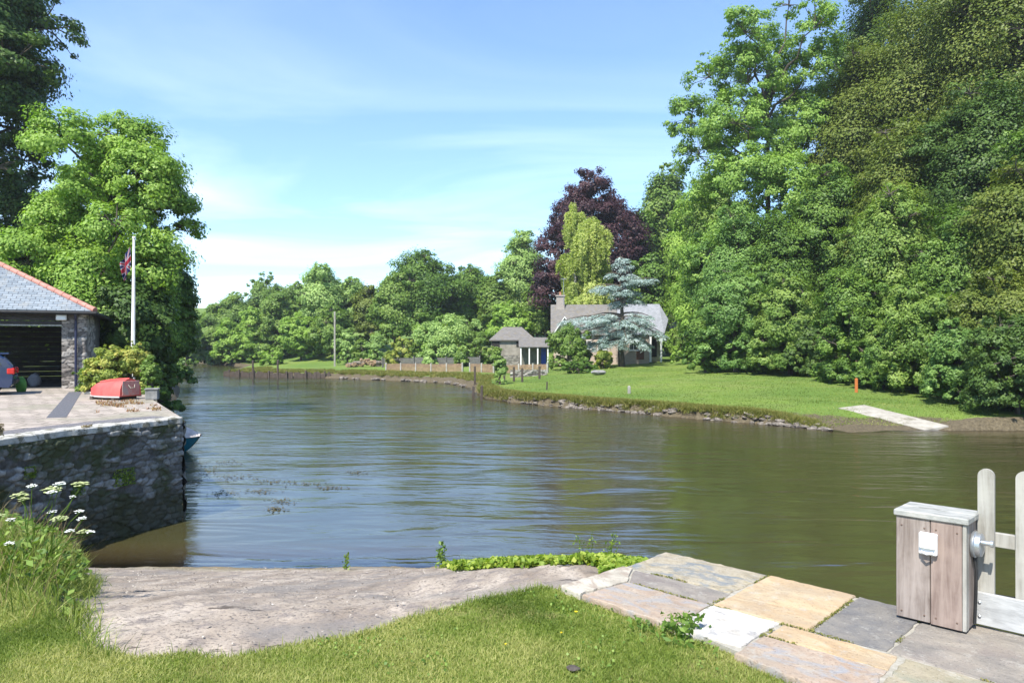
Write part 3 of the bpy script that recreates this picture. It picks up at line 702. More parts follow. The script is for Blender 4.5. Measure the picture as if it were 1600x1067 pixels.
def crown_points(lobes, n_clump, per, rng, flat=.7, clump=.2, inner=.15, up=.35, low=-.55, tipbias=.0, spread=1.0):
    L = np.array(lobes, float); vol = (L[:, 3]*L[:, 4]*L[:, 5])**(2/3.); w = vol/vol.sum()
    li = rng.choice(len(L), n_clump*2, p=w); d = rdir(rng, n_clump*2); d[:, 2] = np.where(d[:, 2] < low, -d[:, 2]*.6, d[:, 2])
    rad = np.where(rng.uniform(0, 1, len(li)) < inner, rng.uniform(.2, .75, len(li)), rng.uniform(.8, 1.08, len(li)))
    Cc = L[li, :3]+d*L[li, 3:6]*rad[:, None]
    # drop most clumps buried in another lobe
    bury = np.zeros(len(Cc))
    for q in L:
        e = (((Cc-q[:3])/q[3:6])**2).sum(1); bury += (e < .5)
    keep = (bury == 0) | (rng.uniform(0, 1, len(Cc)) < .18)
    Cc, li, d = Cc[keep][:n_clump], li[keep][:n_clump], d[keep][:n_clump]
    n = len(Cc); Rc = clump*L[li, 3:6].mean(1)*np.clip(rng.lognormal(-.05, .42, n), .4, 2.2); ct = rng.uniform(0, 1, n)
    cnt = np.maximum(4, (per*(Rc/Rc.mean())**2).astype(int)); idx = np.repeat(np.arange(n), cnt)
    dd = rdir(rng, len(idx)); rr_ = rng.uniform(0, 1, len(idx))**.45*rng.uniform(.75, 1.15, len(idx))
    off = dd*(Rc[idx]*rr_)[:, None]; off[:, 2] *= flat
    off[:, :2] *= spread
    # each clump sags outwards a little
    out = d[idx].copy(); out[:, 2] = 0
    off += out*(off[:, 2:3]*-.15)
    P = Cc[idx]+off
    Nn = d[idx]*.5+dd*.6+rdir(rng, len(idx))*.48; Nn[:, 2] += up
    tint = np.clip(.15+.45*ct[idx]+.35*rng.uniform(0, 1, len(idx))+tipbias*np.clip(dd[:, 2], 0, 1), 0, 1)
    return P, Nn, tint, Cc, li

def limb(m, p0, p1, r0, r1, rng, k=5, sag=.08):
    p0 = np.array(p0, float); p1 = np.array(p1, float); L = np.linalg.norm(p1-p0); pts = []
    for i in range(k+1):
        q = i/k; j = (rng.normal(0, .035, 3)*L if 0 < i < k else 0)
        pts.append(tuple(p0+(p1-p0)*q+np.array([0, 0, math.sin(q*math.pi)*L*sag])+j))
    m.tube(pts, [r0+(r1-r0)*(i/k)**.7 for i in range(k+1)], 6, False); return pts

def gen_lobes(H, W, bottom, n, rng, egg=.5, depth=1.0):
    """lobes filling an egg shaped envelope; egg: height fraction of widest point"""
    z0 = H*bottom; hc = H-z0; out = [(0, 0, z0+hc*.5, W*.62, W*.62*depth, hc*.42)]
    for i in range(n):
        q = (i+.5)/n; q = .04+.90*q; z = z0+hc*q
        e = math.sqrt(max(0, 1-((q-egg)/(max(egg, 1-egg)+.06))**2)); a = i*2.4+rng.uniform(-.5, .5); rl = W*rng.uniform(.26, .42)*(.65+.35*e)
        rad = max(0, W*e-rl*.75)*rng.uniform(.8, 1.08)
        out.append((math.cos(a)*rad, math.sin(a)*rad*depth, min(z, H-rl*.6), rl, rl, rl*rng.uniform(.7, .95)))
    out.append((rng.uniform(-.1, .1)*W, 0, H-W*.22, W*.26, W*.26, W*.24))
    if bottom < .03:
        for i in range(6):
            a = i*1.05+rng.uniform(-.3, .3); rl = W*rng.uniform(.3, .42); out.append((math.cos(a)*W*.62, math.sin(a)*W*.62, rl*.55+H*rng.uniform(0, .12), rl, rl, rl*.9))
    return out

def tree(name, label, px, top, D, hw, kind, seed, bottom=.2, n=12, leaf=.3, per=95, clumps=330, egg=.5, base=None, z=None, flat=.65, group=None, cat='tree', clump=.27,
         lobes=None, trunk=True, barkm=None, depth=1.0, inner=.12, up=.35, trr=None, aspect=.6, trunkx=0, spread=1.0, tipbias=0.0):
    rng = rs(seed); x = at(px, D); zb = float(height(x, D)) if z is None else z
    zb = max(zb, -.2)
    H = zat(top, D)-zb; W = hw/F*D
    root = empty(name, (x, D, zb-.05), 0, label, cat, group)
    Ls = lobes(H, W, rng) if callable(lobes) else (lobes if lobes else gen_lobes(H, W, bottom, n, rng, egg, depth))
    P, Nn, tint, Cc, li = crown_points(Ls, clumps, per, rng, flat, clump, inner, up, spread=spread, tipbias=tipbias)
    # crowns rest above the ground they grow from
    gz = height(P[:, 0]+x, P[:, 1]+D)-zb; ok = P[:, 2] > np.maximum(gz, -zb+.05); P, Nn, tint = P[ok], Nn[ok], tint[ok]
    V, Fq = leaves(P, Nn, leaf, rng, aspect)
    link('crown', np_mesh('crown', V, Fq, leafy[kind], tint), root)
    if trunk:
        m = MB(); r0 = trr or max(.09, H*.022)
        fork = H*max(.22, bottom*.9); pts = [(trunkx, 0, -.3), (trunkx*.8+rng.normal(0, .05)*r0, 0, fork*.5), (rng.normal(0, .4)*r0, 0, fork), (0, 0, H*.6), (0, 0, H*.86)]
        m.tube(pts, [r0*1.25, r0, r0*.85, r0*.45, r0*.1], 8, False)
        for k_ in range(min(len(Ls), 14)):
            q = Ls[k_]; s0_ = np.array([0, 0, min(max(fork*.9, q[2]-np.hypot(q[0], q[1])*.9), H*.7)])
            if np.hypot(q[0], q[1]) < .1*W and k_ > 0: continue
            limb(m, s0_, q[:3], r0*.42, r0*.12, rng)
            sub = Cc[li == k_]
            for c_ in sub[:7]: limb(m, q[:3], c_, r0*.12, r0*.03, rng, 3)
            for c_ in sub[7:11]: limb(m, q[:3], q[:3]+(c_-q[:3])*1.22, .05, .015, rng, 4)
        m.build('trunk', barkm or bark, root, True)
    return root

FAST = False
def T(*a, **k): return tree(*a, **k)
gR = 'trees of the wooded right bank'; gF = 'trees along the far bank'; gL = 'trees on the left bank'
# ---- left side
T('sycamore_tree', 'tall dark tree cut off by the upper left corner of the picture', -62, -150, 47, 165, 'dark', 11, .38, 13, .27, 120, 520, group=gL, clump=.24)
def lob_left(H, W, rng):
    return [(0, 0, H*.45, W*.8, W*.8, H*.2), (W*.5, -.5, H*.62, W*.5, W*.5, H*.10), (-W*.3, 0, H*.75, W*.6, W*.5, H*.14), (W*.1, 0, H*.88, W*.42, W*.42, H*.1), (W*.3, 0, H*.3, W*.65, W*.5, H*.16), (W*.45, 0, H*.45, W*.5, W*.5, H*.14), (W*.35, 0, H*.12, W*.6, W*.5, H*.14), (-W*.2, 0, H*.15, W*.7, W*.5, H*.15)]
T('yew_tree', 'very dark dense tree behind the garage roof at the left edge', 25, 205, 54, 105, 'dark', 12, .02, 11, .28, 110, 700, group=gL, lobes=lob_left)
def lob_ashL(H, W, rng):
    g = [(-.02, .96, .22), (-.30, .90, .24), (.22, .90, .26), (.02, .84, .30), (-.42, .78, .24), (.44, .80, .26), (.55, .70, .26), (.68, .62, .17), (-.60, .64, .26), (-.30, .58, .28), (.35, .60, .20),
         (-.74, .50, .26), (-.88, .38, .20), (-.45, .42, .30), (-.1, .46, .28), (.25, .45, .28), (.60, .50, .24), (.0, .30, .32), (-.4, .26, .28), (.40, .30, .28), (.1, .66, .22), (-.12, .74, .18), (.58, .36, .2)]
    return [(a*W, rng.uniform(-.5, .5)*W, h*H-c*W*.6, c*W*1.42, c*W*1.42, c*W*1.45) for a, h, c in g]
T('ash_tree', 'large bright green ash tree with an open crown behind the flagpole', 164, 168, 37, 138, 'bright', 13, .2, 12, .17, 110, 1150, group=gL, lobes=lob_ashL, clump=.30, inner=.08, barkm=bark)
T('alder_tree', 'dark tree overhanging the water right of the flagpole', 262, 398, 40, 50, 'deep', 14, .04, 10, .2, 110, 300, group=gL, z=1.2)
T('holly_tree', 'low dark tree under the ash tree, behind the bushes', 205, 430, 35, 62, 'dark', 15, .0, 9, .2, 110, 260, group=gL, z=1.8)
T('willow_tree', 'drooping dark tree touching the water at the bend of the left bank', 246, 505, 38, 40, 'deep', 16, .0, 8, .18, 100, 200, group=gL, z=.1)
T('alder_tree', 'small dark tree at the far bend of the left bank', 278, 470, 86, 26, 'deep', 17, .0, 8, .3, 80, 160, group=gL)
T('oak_tree', 'distant dark tree closing the river bend on the left', 292, 482, 140, 22, 'deep', 18, .0, 8, .42, 80, 150, group=gL)
T('alder_tree', 'mid green tree on the left bank behind the garage', 110, 395, 57, 85, 'dark', 19, .0, 9, .26, 100, 260, group=gL)
# ---- far row
far = [
 (318, 492, 172, 24, 'deep', 'distant dark tree at the left end of the far row'),
 (300, 500, 176, 26, 'mid', 'distant tree behind the river bend'),
 (338, 472, 160, 30, 'mid', 'rounded green tree above the river bend'),
 (366, 456, 152, 34, 'mid', 'tall rounded tree left of the dark topped one'),
 (415, 424, 158, 34, 'mid', 'dark topped tree rising highest on the left of the far row'),
 (330, 520, 146, 26, 'mid', 'low green tree leaning over the water at the bend'),
 (362, 500, 141, 30, 'bright', 'bright green waterside tree left of the lawn'),
 (396, 480, 138, 32, 'bright', 'bright green tree just behind the grassy point'),
 (435, 455, 134, 34, 'mid', 'broad tree behind the grassy point'),
 (462, 440, 140, 30, 'mid', 'tree behind the gap left of the silvery one'),
 (500, 413, 128, 46, 'pale', 'silvery green tree with a ragged top'),
 (548, 432, 130, 34, 'pale', 'pale tree right of the silvery one'),
 (520, 478, 118, 36, 'mid', 'mid green tree behind the telegraph pole'),
 (578, 446, 126, 30, 'olive', 'thin olive brown tree beside the big dark one'),
 (470, 490, 122, 32, 'bright', 'bright tree with its trunk by the lawn'),
 (655, 391, 122, 66, 'deep', 'broad dark green tree, the largest of the far row'),
 (618, 425, 118, 40, 'mid', 'green tree on the left flank of the broad dark tree'),
 (735, 414, 126, 46, 'deep', 'dark tree between the broad one and the pale tall one'),
 (775, 425, 122, 30, 'mid', 'green tree before the pale tall one'),
 (815, 358, 130, 42, 'pale', 'tall pale green tree just left of the copper beech'),
 (800, 470, 112, 40, 'bright', 'lime green tree above the outbuilding roof'),
 (838, 440, 116, 26, 'mid', 'green tree at the foot of the copper beech'),
]
for i, (px, tp_, D, hw, kd, lb) in enumerate(far):
    T('oak_tree' if kd != 'pale' else 'poplar_tree', lb, px, tp_, D, hw, kd, 100+i, .0 if i < 11 else .08, 11, .37, 85, 330, group=gF, clump=.30, egg=.5)
# copper beech, birch, greens behind the cottage
def lob_beech(H, W, rng):
    g = [(.0, .95, .24), (.18, .92, .22), (-.25, .86, .26), (.42, .82, .26), (-.45, .74, .26), (.0, .78, .36), (.62, .68, .28), (-.62, .60, .28), (.25, .62, .36), (-.2, .55, .36), (.70, .50, .28), (-.74, .42, .27),
         (-.5, .38, .3), (.1, .40, .4), (.6, .34, .3), (-.72, .25, .26), (-.4, .18, .3), (.3, .2, .35), (.7, .2, .25), (-.78, .33, .22)]
    return [(a*W*.92, rng.uniform(-.6, .4)*W, h*H-c*W*.8, c*W*1.45, c*W*1.45, c*W*1.9) for a, h, c in g]
T('copper_beech', 'great purple leaved copper beech behind the cottage', 921, 280, 117, 86, 'copper', 201, .08, 12, .38, 130, 900, lobes=lob_beech, clump=.27, inner=.2, group=None)
T('oak_tree', 'dark green tree squeezed between copper beech and the right wood', 1000, 330, 118, 40, 'deep', 202, .1, 10, .5, 90, 260, group=gR)
T('oak_tree', 'rounded green tree right of the copper beech', 1040, 255, 122, 44, 'mid', 203, .1, 11, .5, 90, 300, group=gR)
T('oak_tree', 'dark tree behind the cottage gable', 1020, 395, 104, 48, 'deep', 204, .02, 10, .42, 100, 280, group=gR)

def birch(label, px, top, D, hw, seed, kind='birch'):
    rng = rs(seed); x = at(px, D); zb = float(height(x, D)); H = zat(top, D)-zb; W = hw/F*D
    root = empty('birch_tree', (x, D, zb), 0, label, 'tree')
    Ps, Ns, Ts = [], [], []; m = MB()
    m.tube([(0, 0, -.2), (.1, 0, H*.4), (0, .1, H*.75), (0, 0, H)], [.28, .2, .1, .02], 7, False)
    for i in range(64):
        q = rng.uniform(.16, .99); a = rng.uniform(0, 6.28); r = W*(1-q)**.42*rng.uniform(.2, 1.05); cx, cy = math.cos(a)*r, math.sin(a)*r; zc = H*q-r*.15
        limb(m, (0, 0, max(H*.12, zc-r*1.2)), (cx, cy, zc), .05, .012, rng, 4, .2)
        rc = W*rng.uniform(.14, .30); tc_ = rng.uniform(0, .55)
        for j in range(rng.randint(9, 18)):
            ox, oy = rng.normal(0, rc*.6, 2); ln = rng.uniform(.8, 3.4); n = int(ln*34); u = rng.uniform(0, 1, n)
            p = np.stack([cx+ox*(1+.15*u)+rng.normal(0, .13, n), cy+oy*(1+.15*u)+rng.normal(0, .13, n), zc-(ox*ox+oy*oy)/rc*.3-ln*u+rng.normal(0, .1, n)], 1)
            Ps.append(p); nn_ = rdir(rng, n)*.6; nn_[:, :2] += np.array([cx+ox, cy+oy])/W*.8; nn_[:, 2] += .25; Ns.append(nn_); Ts.append(np.clip(tc_+rng.uniform(0, .45, n), 0, 1))
    P = np.concatenate(Ps); k = P[:, 2] > .3; V, Fq = leaves(P[k], np.concatenate(Ns)[k], .30, rng, .45)
    link('crown', np_mesh('crown', V, Fq, leafy[kind], np.concatenate(Ts)[k]), root)
    m.build('trunk', bark_pale, root, True)
birch('weeping yellow green birch in front of the copper beech', 925, 335, 99, 46, 301)
birch('taller thin birch left of the weeping one', 898, 312, 102, 30, 302)

def cedar(label, px, py, top, seed):
    rng = rs(seed); x, D, zb = ground_hit(px, py); H = zat(top, D)-zb; s = D/F
    root = empty('blue_cedar', (x, D, zb-.05), 0, label, 'tree')
    m = MB(); m.tube([(.0, 0, -.2), (-.15, 0, H*.16), (.1, 0, H*.35), (-.1, 0, H*.6), (-.25, 0, H*.85), (-.2, 0, H)], [.42, .32, .24, .17, .08, .02], 9, False)
    Ps, Ns, Ts = [], [], []
    def bough(h, az, L, rise, droop):
        ex, ey = math.cos(az), math.sin(az); pts = []
        for i in range(7):
            q = i/6; pts.append((ex*L*q, ey*L*q, h+rise*math.sin(q*math.pi*.55)-droop*q**2.2))
        m.tube(pts, [.10*(1-i/7)+.012 for i in range(7)], 5, False)
        A = np.array(pts); npad = max(3, int(L*3.5))
        for j in range(npad):
            q = .22+.78*(j+rng.uniform(0, .9))/npad; q = min(q, 1.0); ii = q*5.999; i0 = int(ii); p = A[i0]*(1-ii+i0)+A[i0+1]*(ii-i0)
            sw = rng.normal(0, .16*L+.12)*(1.15-q*.7); r_ = rng.uniform(.34, .75)*(1.1-.35*q); n_ = int(150*(r_/.5)**2)
            c = p+np.array([-ey*sw, ex*sw, -abs(sw)*.35+rng.uniform(-.12, .12)])
            a_ = rng.uniform(0, 6.283, n_); rr2 = np.sqrt(rng.uniform(0, 1, n_))*r_*rng.uniform(.8, 1.2, n_)
            dz = -(rr2/r_)**2*r_*rng.uniform(.35, .95)-np.abs(rng.normal(0, .10, n_))
            P_ = c+np.stack([np.cos(a_)*rr2*1.15, np.sin(a_)*rr2*1.15, dz], 1); Ps.append(P_)
            N_ = np.stack([np.cos(a_)*.7*rr2/r_, np.sin(a_)*.7*rr2/r_, np.full(n_, .8)], 1)+rdir(rng, n_)*.45; Ns.append(N_)
            Ts.append(np.clip(rng.uniform(.0, .55)+rng.uniform(0, .3, n_), 0, 1))
    for hf, az, L, rise, droop in [(.96, 3.0, .5, .1, .1), (.95, .3, .5, .1, .1), (.90, 2.6, 1.0, .2, .1), (.89, -.2, 1.1, .2, .2), (.86, -1.6, .9, .1, .2),
        (.81, 3.2, 1.9, .4, .3), (.80, .1, 1.8, .4, .3), (.79, -1.4, 1.2, .2, .3), (.74, 0.05, 3.9, .7, .2), (.745, -.5, 2.6, .5, .3), (.71, 3.1, 3.6, .5, .8), (.70, 3.6, 3.0, .5, .9), (.69, 2.5, 2.6, .4, .7), (.68, -1.3, 1.7, .2, .6), (.67, .5, 2.4, .3, .5), (.66, -2.2, 2.0, .3, .8),
        (.60, .15, 2.9, .3, .7), (.58, 3.3, 1.7, .2, .7), (.57, 1.6, 2.0, .2, .6), (.47, .0, 3.6, .4, .9), (.46, 3.0, 4.2, .5, .8), (.44, -.7, 3.6, .4, 1.1), (.44, 3.7, 4.4, .6, 1.1), (.42, 3.15, 7.4, .9, 1.2), (.40, -1.9, 3.6, .4, 1.0), (.40, -1.2, 3.2, .3, 1.1),
        (.39, 2.8, 6.0, .6, 1.4), (.37, .1, 4.8, .5, 1.5), (.36, -.4, 4.4, .4, 1.7), (.35, 3.4, 5.8, .4, 1.7), (.33, -1.55, 3.6, .3, 1.4), (.32, -2.4, 4.0, .3, 1.7), (.30, .6, 3.6, .2, 1.4), (.29, -.9, 3.7, .2, 1.6), (.28, 3.1, 4.6, .2, 1.5), (.26, .1, 3.2, .2, 1.1), (.25, -1.7, 2.9, .2, 1.2), (.24, -2.7, 3.4, .2, 1.2), (.35, 1.5, 3.5, .3, 1.2), (.45, 1.8, 3.0, .3, 1.0), (.3, 2.2, 3.5, .2, 1.2)]:
        bough(H*hf, az+rng.uniform(-.12, .12), L*rng.uniform(.92, 1.05), rise, droop)
    P = np.concatenate(Ps); k = P[:, 2] > .9; P = P[k]
    V, Fq = leaves(P, np.concatenate(Ns)[k], .17, rng, .4)
    link('crown', np_mesh('crown', V, Fq, leafy['cedar'], np.concatenate(Ts)[k]), root)
    m.build('trunk', bark, root, True)
    return root
cedar('blue grey cedar with layered drooping boughs on the far lawn', 972, 573, 395, 401)

# ---- the wooded right bank
def lob_ash(H, W, rng):
    g = [(.12, .985, .10), (-.15, .94, .14), (.35, .92, .16), (-.42, .90, .15), (-.62, .84, .14), (.05, .86, .20), (.55, .84, .18), (-.30, .80, .20), (-.80, .72, .17), (-.72, .62, .17), (-.45, .68, .20),
         (.15, .73, .22), (.45, .70, .22), (-.10, .62, .22), (.78, .66, .17), (.85, .58, .13), (.35, .56, .22), (-.42, .52, .22), (-.62, .46, .18), (.0, .47, .26), (.55, .45, .22), (-.3, .36, .26), (.3, .33, .26), (-.6, .30, .2), (0, .22, .3), (.6, .24, .25)]
    return [(a*W, rng.uniform(-.5, .4)*W, h*H-c*W*.8, c*W*1.75, c*W*1.75, c*W*1.9) for a, h, c in g]
T('ash_tree', 'tall light green ash with a ragged crown at the left edge of the right wood', 1200, 8, 76, 138, 'ash', 501, .2, 14, .27, 110, 1500, lobes=lob_ash, clump=.22, inner=.1, trr=.42, group=gR)
wood = [
 # px, top, D, hw, kind, bottom, leaf, flat, label
 (1110, 262, 92, 48, 'mid', .05, .36, .65, 'mid green tree tucked left of the tall ash'),
 (1078, 300, 98, 40, 'bright', .02, .36, .65, 'yellow green tree above the cottage porch'),
 (1095, 395, 80, 48, 'bright', .0, .30, .65, 'bright tree beside the cottage roof end'),
 (1345, 60, 74, 70, 'olive', .1, .32, .35, 'olive brown beech behind the shoulder of the ash'),
 (1370, -30, 86, 95, 'dark', .1, .36, .45, 'dark crown on the skyline right of the ash'),
 (1460, -60, 70, 120, 'olive', .1, .30, .32, 'huge olive green beech with layered boughs at the top'),
 (1590, -140, 62, 150, 'olive', .1, .28, .32, 'huge olive beech filling the top right corner'),
 (1540, 120, 55, 110, 'dark', .05, .26, .35, 'dark layered beech under the top right corner'),
 (1420, 180, 60, 90, 'olive', .05, .28, .38, 'dark layered beech in the middle of the wood'),
 (1300, 250, 66, 70, 'deep', .02, .28, .5, 'green tree hanging below the ash crown'),
 (1620, 240, 44, 105, 'olive', .03, .22, .35, 'olive beech at the right edge of the picture, halfway up'),
 (1220, 330, 66, 66, 'deep', .0, .26, .6, 'green tree under the trunk of the ash'),
 (1155, 318, 68, 70, 'blue', .0, .26, .5, 'blue green sycamore with tiered leaves left of centre in the wood'),
 (1150, 410, 62, 62, 'blue', .0, .24, .5, 'lower blue green sycamore above the round bush'),
 (1235, 425, 58, 60, 'mid', .0, .24, .55, 'spreading tree at the lawn edge right of the round bush'),
 (1395, 285, 55, 85, 'mid', .0, .24, .6, 'rounded green tree in the centre of the wood'),
 (1330, 420, 50, 62, 'deep', .0, .21, .6, 'full green tree overhanging the lawn'),
 (1500, 330, 48, 85, 'deep', .0, .21, .6, 'green tree with bare twigs showing, right of centre'),
 (1440, 440, 44, 75, 'mid', .0, .19, .6, 'broad low tree spreading over the lawn'),
 (1560, 420, 39, 80, 'olive', .0, .18, .6, 'low spreading oak near the right edge'),
 (1590, 495, 35, 85, 'dark', .0, .16, .6, 'dark low tree over the muddy shore at the right edge'),
 (1500, 500, 39, 55, 'blue', .0, .17, .6, 'small dull green tree between the two low oaks'),
 (1700, 100, 45, 130, 'deep', .0, .24, .5, 'big dark tree just past the right edge of the picture'),
 (1760, 350, 36, 110, 'mid', .0, .2, .6, 'low tree past the right edge of the picture'),
 (1265, 500, 56, 42, 'dark', .0, .22, .6, 'dark low tree in the shade at the lawn edge'),
 (1380, 520, 46, 45, 'deep', .0, .19, .6, 'small dark tree behind the orange post'),
]
for i, (px, tp_, D, hw, kd, bt, lf, fl, lb) in enumerate(wood):
    big_ = hw*D/F > 5
    T('beech_tree' if kd == 'olive' or fl < .4 else ('sycamore_tree' if kd == 'blue' else 'oak_tree'), lb, px, tp_, D, hw, kd, 600+i, bt, 13, lf*.84, 115, 620 if big_ else 460, group=gR, clump=.25, flat=min(.95, fl+.25), egg=.45, inner=.15, up=.6 if fl < .4 else .35, spread=1.25 if fl < .4 else 1, tipbias=.2)

# ---- bushes and shrubs
def bush(name, label, px, base, top, hw, kind, seed, leaf=.15, clumps=120, per=70, D=None, z=None, cat='bush', group=None, n=7, flat=.8, trunk=True, twigs=0):
    if D is None: x, D, zb = ground_hit(px, base)
    else: zb = z
    return tree(name, label, px, top, D, hw, kind, seed, .0, n, leaf, per, clumps, .45, z=zb, flat=flat, group=group, cat=cat, clump=.3, trunk=trunk, inner=.1)
bush('round_bush', 'dark rounded bush standing alone at the edge of the far lawn', 1102, 582, 492, 40, 'deep', 701, .2, 190, 90, cat='bush')
bush('laurel_bush', 'low bright bush left of the dark round bush', 1072, 560, 500, 30, 'mid', 702, .24, 120, 80)
bush('apple_tree', 'small leafy fruit tree in front of the cottage', 888, 578, 502, 36, 'mid', 703, .2, 170, 80, cat='tree')
bush('conifer_bush', 'narrow grey green bush on the bank by the fence', 781, 601, 552, 13, 'pale', 704, .13, 90, 60)
bush('clipped_hedge', 'clipped dark hedge in front of the cottage', 905, 583, 564, 30, 'deep', 705, .18, 110, 80, cat='hedge', flat=.5)
bush('garden_shrub', 'wide pale fruit bush behind the grey fence', 702, 562, 491, 55, 'pale', 706, .3, 200, 80, D=100, z=1.3)
for i, (px, tp_, hw, kd, D, lb) in enumerate([(590, 520, 22, 'pale', 104, 'pale shrub left of the garden fences'), (632, 524, 26, 'shrub', 103, 'yellowish shrub behind the left end of the grey fence'), (565, 528, 18, 'mid', 108, 'small green shrub right of the telegraph pole'),
        (750, 515, 24, 'mid', 98, 'green shrub left of the outbuilding'), (425, 542, 20, 'bright', 118, 'low bright shrub on the grassy point'), (543, 512, 24, 'pale', 110, 'pale apple tree right of the telegraph pole'), (660, 528, 20, 'mid', 102, 'green shrub behind the middle of the grey fence'), (943, 546, 17, 'shrub', 80, 'yellowish garden shrub under the left boughs of the cedar'), (912, 538, 16, 'mid', 82, 'green shrub against the cottage wall behind the hedge'), (772, 540, 17, 'mid', 84, 'rounded shrub in front of the outbuilding wall'), (612, 547, 12, 'shrub', 96, 'small shrub before the left end of the grey fence'), (672, 546, 15, 'pale', 95, 'small pale shrub before the middle of the grey fence'), (722, 545, 16, 'mid', 94, 'small shrub before the right end of the grey fence')]):
    bush('garden_shrub', lb, px, 0, tp_, hw, kd, 720+i, .28, 90, 60, D=D, z=float(height(at(px, D), D)))
# quay planting
bush('garden_shrub', 'mixed reddish green shrub beside the garage wall', 165, 0, 534, 34, 'shrub', 741, .085, 150, 80, D=24.5, z=2.22)
bush('garden_shrub', 'yellow flowering shrub at the foot of the flagpole', 205, 0, 530, 30, 'shrub', 742, .08, 150, 80, D=25, z=2.22)
bush('garden_shrub', 'low green shrub hanging over the quay edge behind the dinghy', 236, 0, 552, 20, 'mid', 743, .08, 110, 80, D=24, z=2.22)
bush('garden_shrub', 'low dark weeds at the foot of the garage pier', 138, 0, 566, 20, 'mid', 744, .07, 90, 70, D=25.5, z=2.22)

# ------------------------------------------------------------------ far bank dressing: stones, tufts, piles
rock_m = M_noise('bank rock', [(.06, .052, .043), (.15, .128, .105), (.29, .25, .205)], 3, .85, .6, .04)
rmesh = []
for k in range(5):
    rng_ = rs(800+k); m = MB(); prof = []
    import bmesh
    bm = bmesh.new(); bmesh.ops.create_icosphere(bm, subdivisions=2, radius=.5)
    for v_ in bm.verts:
        d_ = v_.co.normalized(); s_ = 1
        for j in range(4):
            ax = Vector(rdir(rng_, 1)[0]) if False else None
        v_.co *= .75+.5*float(vnoise(np.array([d_.x*2+k*3]), np.array([d_.y*2+d_.z*1.7]), k)[0]); v_.co.z *= .62
    me = bpy.data.meshes.new('bank_stone'); bm.to_mesh(me); bm.free(); me.materials.append(rock_m); rmesh.append(me)
rng = rs(77)
def on_edge(i0, i1, q, inset=0.0):
    (x0, y0), (x1, y1) = LAND_R[i0], LAND_R[i1]; L = math.hypot(x1-x0, y1-y0); nx, ny = -(y1-y0)/L, (x1-x0)/L
    x, y = x0+(x1-x0)*q, y0+(y1-y0)*q
    for s_ in (1, -1):
        if sdist(np.array([x+nx*s_]), np.array([y+ny*s_]), LAND_R)[0] > 0: return x+nx*s_*inset, y+ny*s_*inset
    return x, y
def edge_pts(x0, x1, n, rng, inset):
    """points along the far waterline between two x positions"""
    seg = [(i, LAND_R[i], LAND_R[i+1]) for i in range(3, 20)]; out = []
    while len(out) < n:
        i, a, b = seg[rng.randint(len(seg))]; L = math.hypot(a[0]-b[0], a[1]-b[1])
        if rng.uniform() > L/22: continue
        q = rng.uniform(); x, y = on_edge(i, i+1, q, inset(rng))
        if x0 <= x <= x1: out.append((x, y))
    return out
for i, (x, y) in enumerate(edge_pts(-1, 14.3, 270, rng, lambda r: r.uniform(-.3, .42))):
    o = link('bank_stone', rmesh[i % 5]); s_ = rng.uniform(.16, .45)*(1 if x > 3 else .7)*(1.45 if i % 9 == 0 else 1)
    o.scale = (s_*rng.uniform(.8, 1.5), s_, s_*rng.uniform(.6, 1)); o.rotation_euler = (rng.uniform(-.3, .3), rng.uniform(-.3, .3), rng.uniform(0, 6.3))
    o.location = (x, y, max(.02, min(.34, float(height(x, y))))+rng.uniform(-.08, .05))
    tag(o, 'rough grey stone in the rubble along the waterline of the far lawn', 'stone', 'stones along the far waterline')
for i, (x, y) in enumerate(edge_pts(-20, -4, 40, rng, lambda r: r.uniform(-.4, .6))):
    o = link('bank_stone', rmesh[i % 5]); s_ = rng.uniform(.3, .8)
    o.scale = (s_*rng.uniform(.8, 1.5), s_, s_*rng.uniform(.6, 1)); o.rotation_euler = (0, 0, rng.uniform(0, 6.3)); o.location = (x, y, .08)
    tag(o, 'rough stone on the muddy shore below the brown fence', 'stone', 'stones on the muddy shore below the fence')
# hanging bank grass
def tufts(x0, x1, n, ins, hmin, hmax, w, kind, name, label, seed):
    rng = rs(seed); p = np.array(edge_pts(x0, x1, n, rng, ins)); z = height(p[:, 0], p[:, 1]); k = z > .05; p, z = p[k], z[k]
    K = 34; c = np.repeat(np.arange(len(p)), K)
    P = np.stack([p[c, 0]+rng.normal(0, .16, len(c)), p[c, 1]+rng.normal(0, .16, len(c)), z[c]-.04], 1)
    ct = rng.uniform(0, 1, len(p)); V, Fs, tn = blades(len(P), P, hmin, hmax, w, rng, 1.5, tint=np.clip(ct[c]*.6+rng.uniform(0, .4, len(c)), 0, 1))
    stuff(name, label, np_mesh(name, V, Fs, leafy[kind], tn), 'grass')
tufts(-2.5, 14.3, 2600, lambda r: r.uniform(.05, 1.1), .10, .30, .03, 'bankgrass', 'bank_grass', 'brownish uncut grass along the edge of the far lawn', 31)
tufts(-36, -2, 1500, lambda r: r.uniform(.6, 5.0), .15, .42, .055, 'bankgrass', 'marsh_grass', 'rough yellow green grass between the muddy shore and the fences', 32)
# fine grass texture on the far lawn: short tufts
rng = rs(91); n = 110000
D = 34+rng.uniform(0, 1, n)**1.2*45; px = rng.uniform(730, 1560, n); x = (px-800)/F*D; h = height(x, D); dr = sdist(x, D, LAND_R)
k = (dr > .9) & (x < 25); x, D, h = x[k], D[k], h[k]
V, Fs, tn = blades(len(x), np.stack([x, D, h-.01], 1), .03, .09, .03, rng, 1.3, tint=np.clip(.35+(fbm(x*.5, D*.5, 3)-.47)*1.5+rng.normal(0, .2, len(x)), 0, 1))
stuff('lawn_grass', 'short grass of the sunny lawn across the river', np_mesh('lawn_grass', V, Fs, leafy['grass'], tn), 'grass')

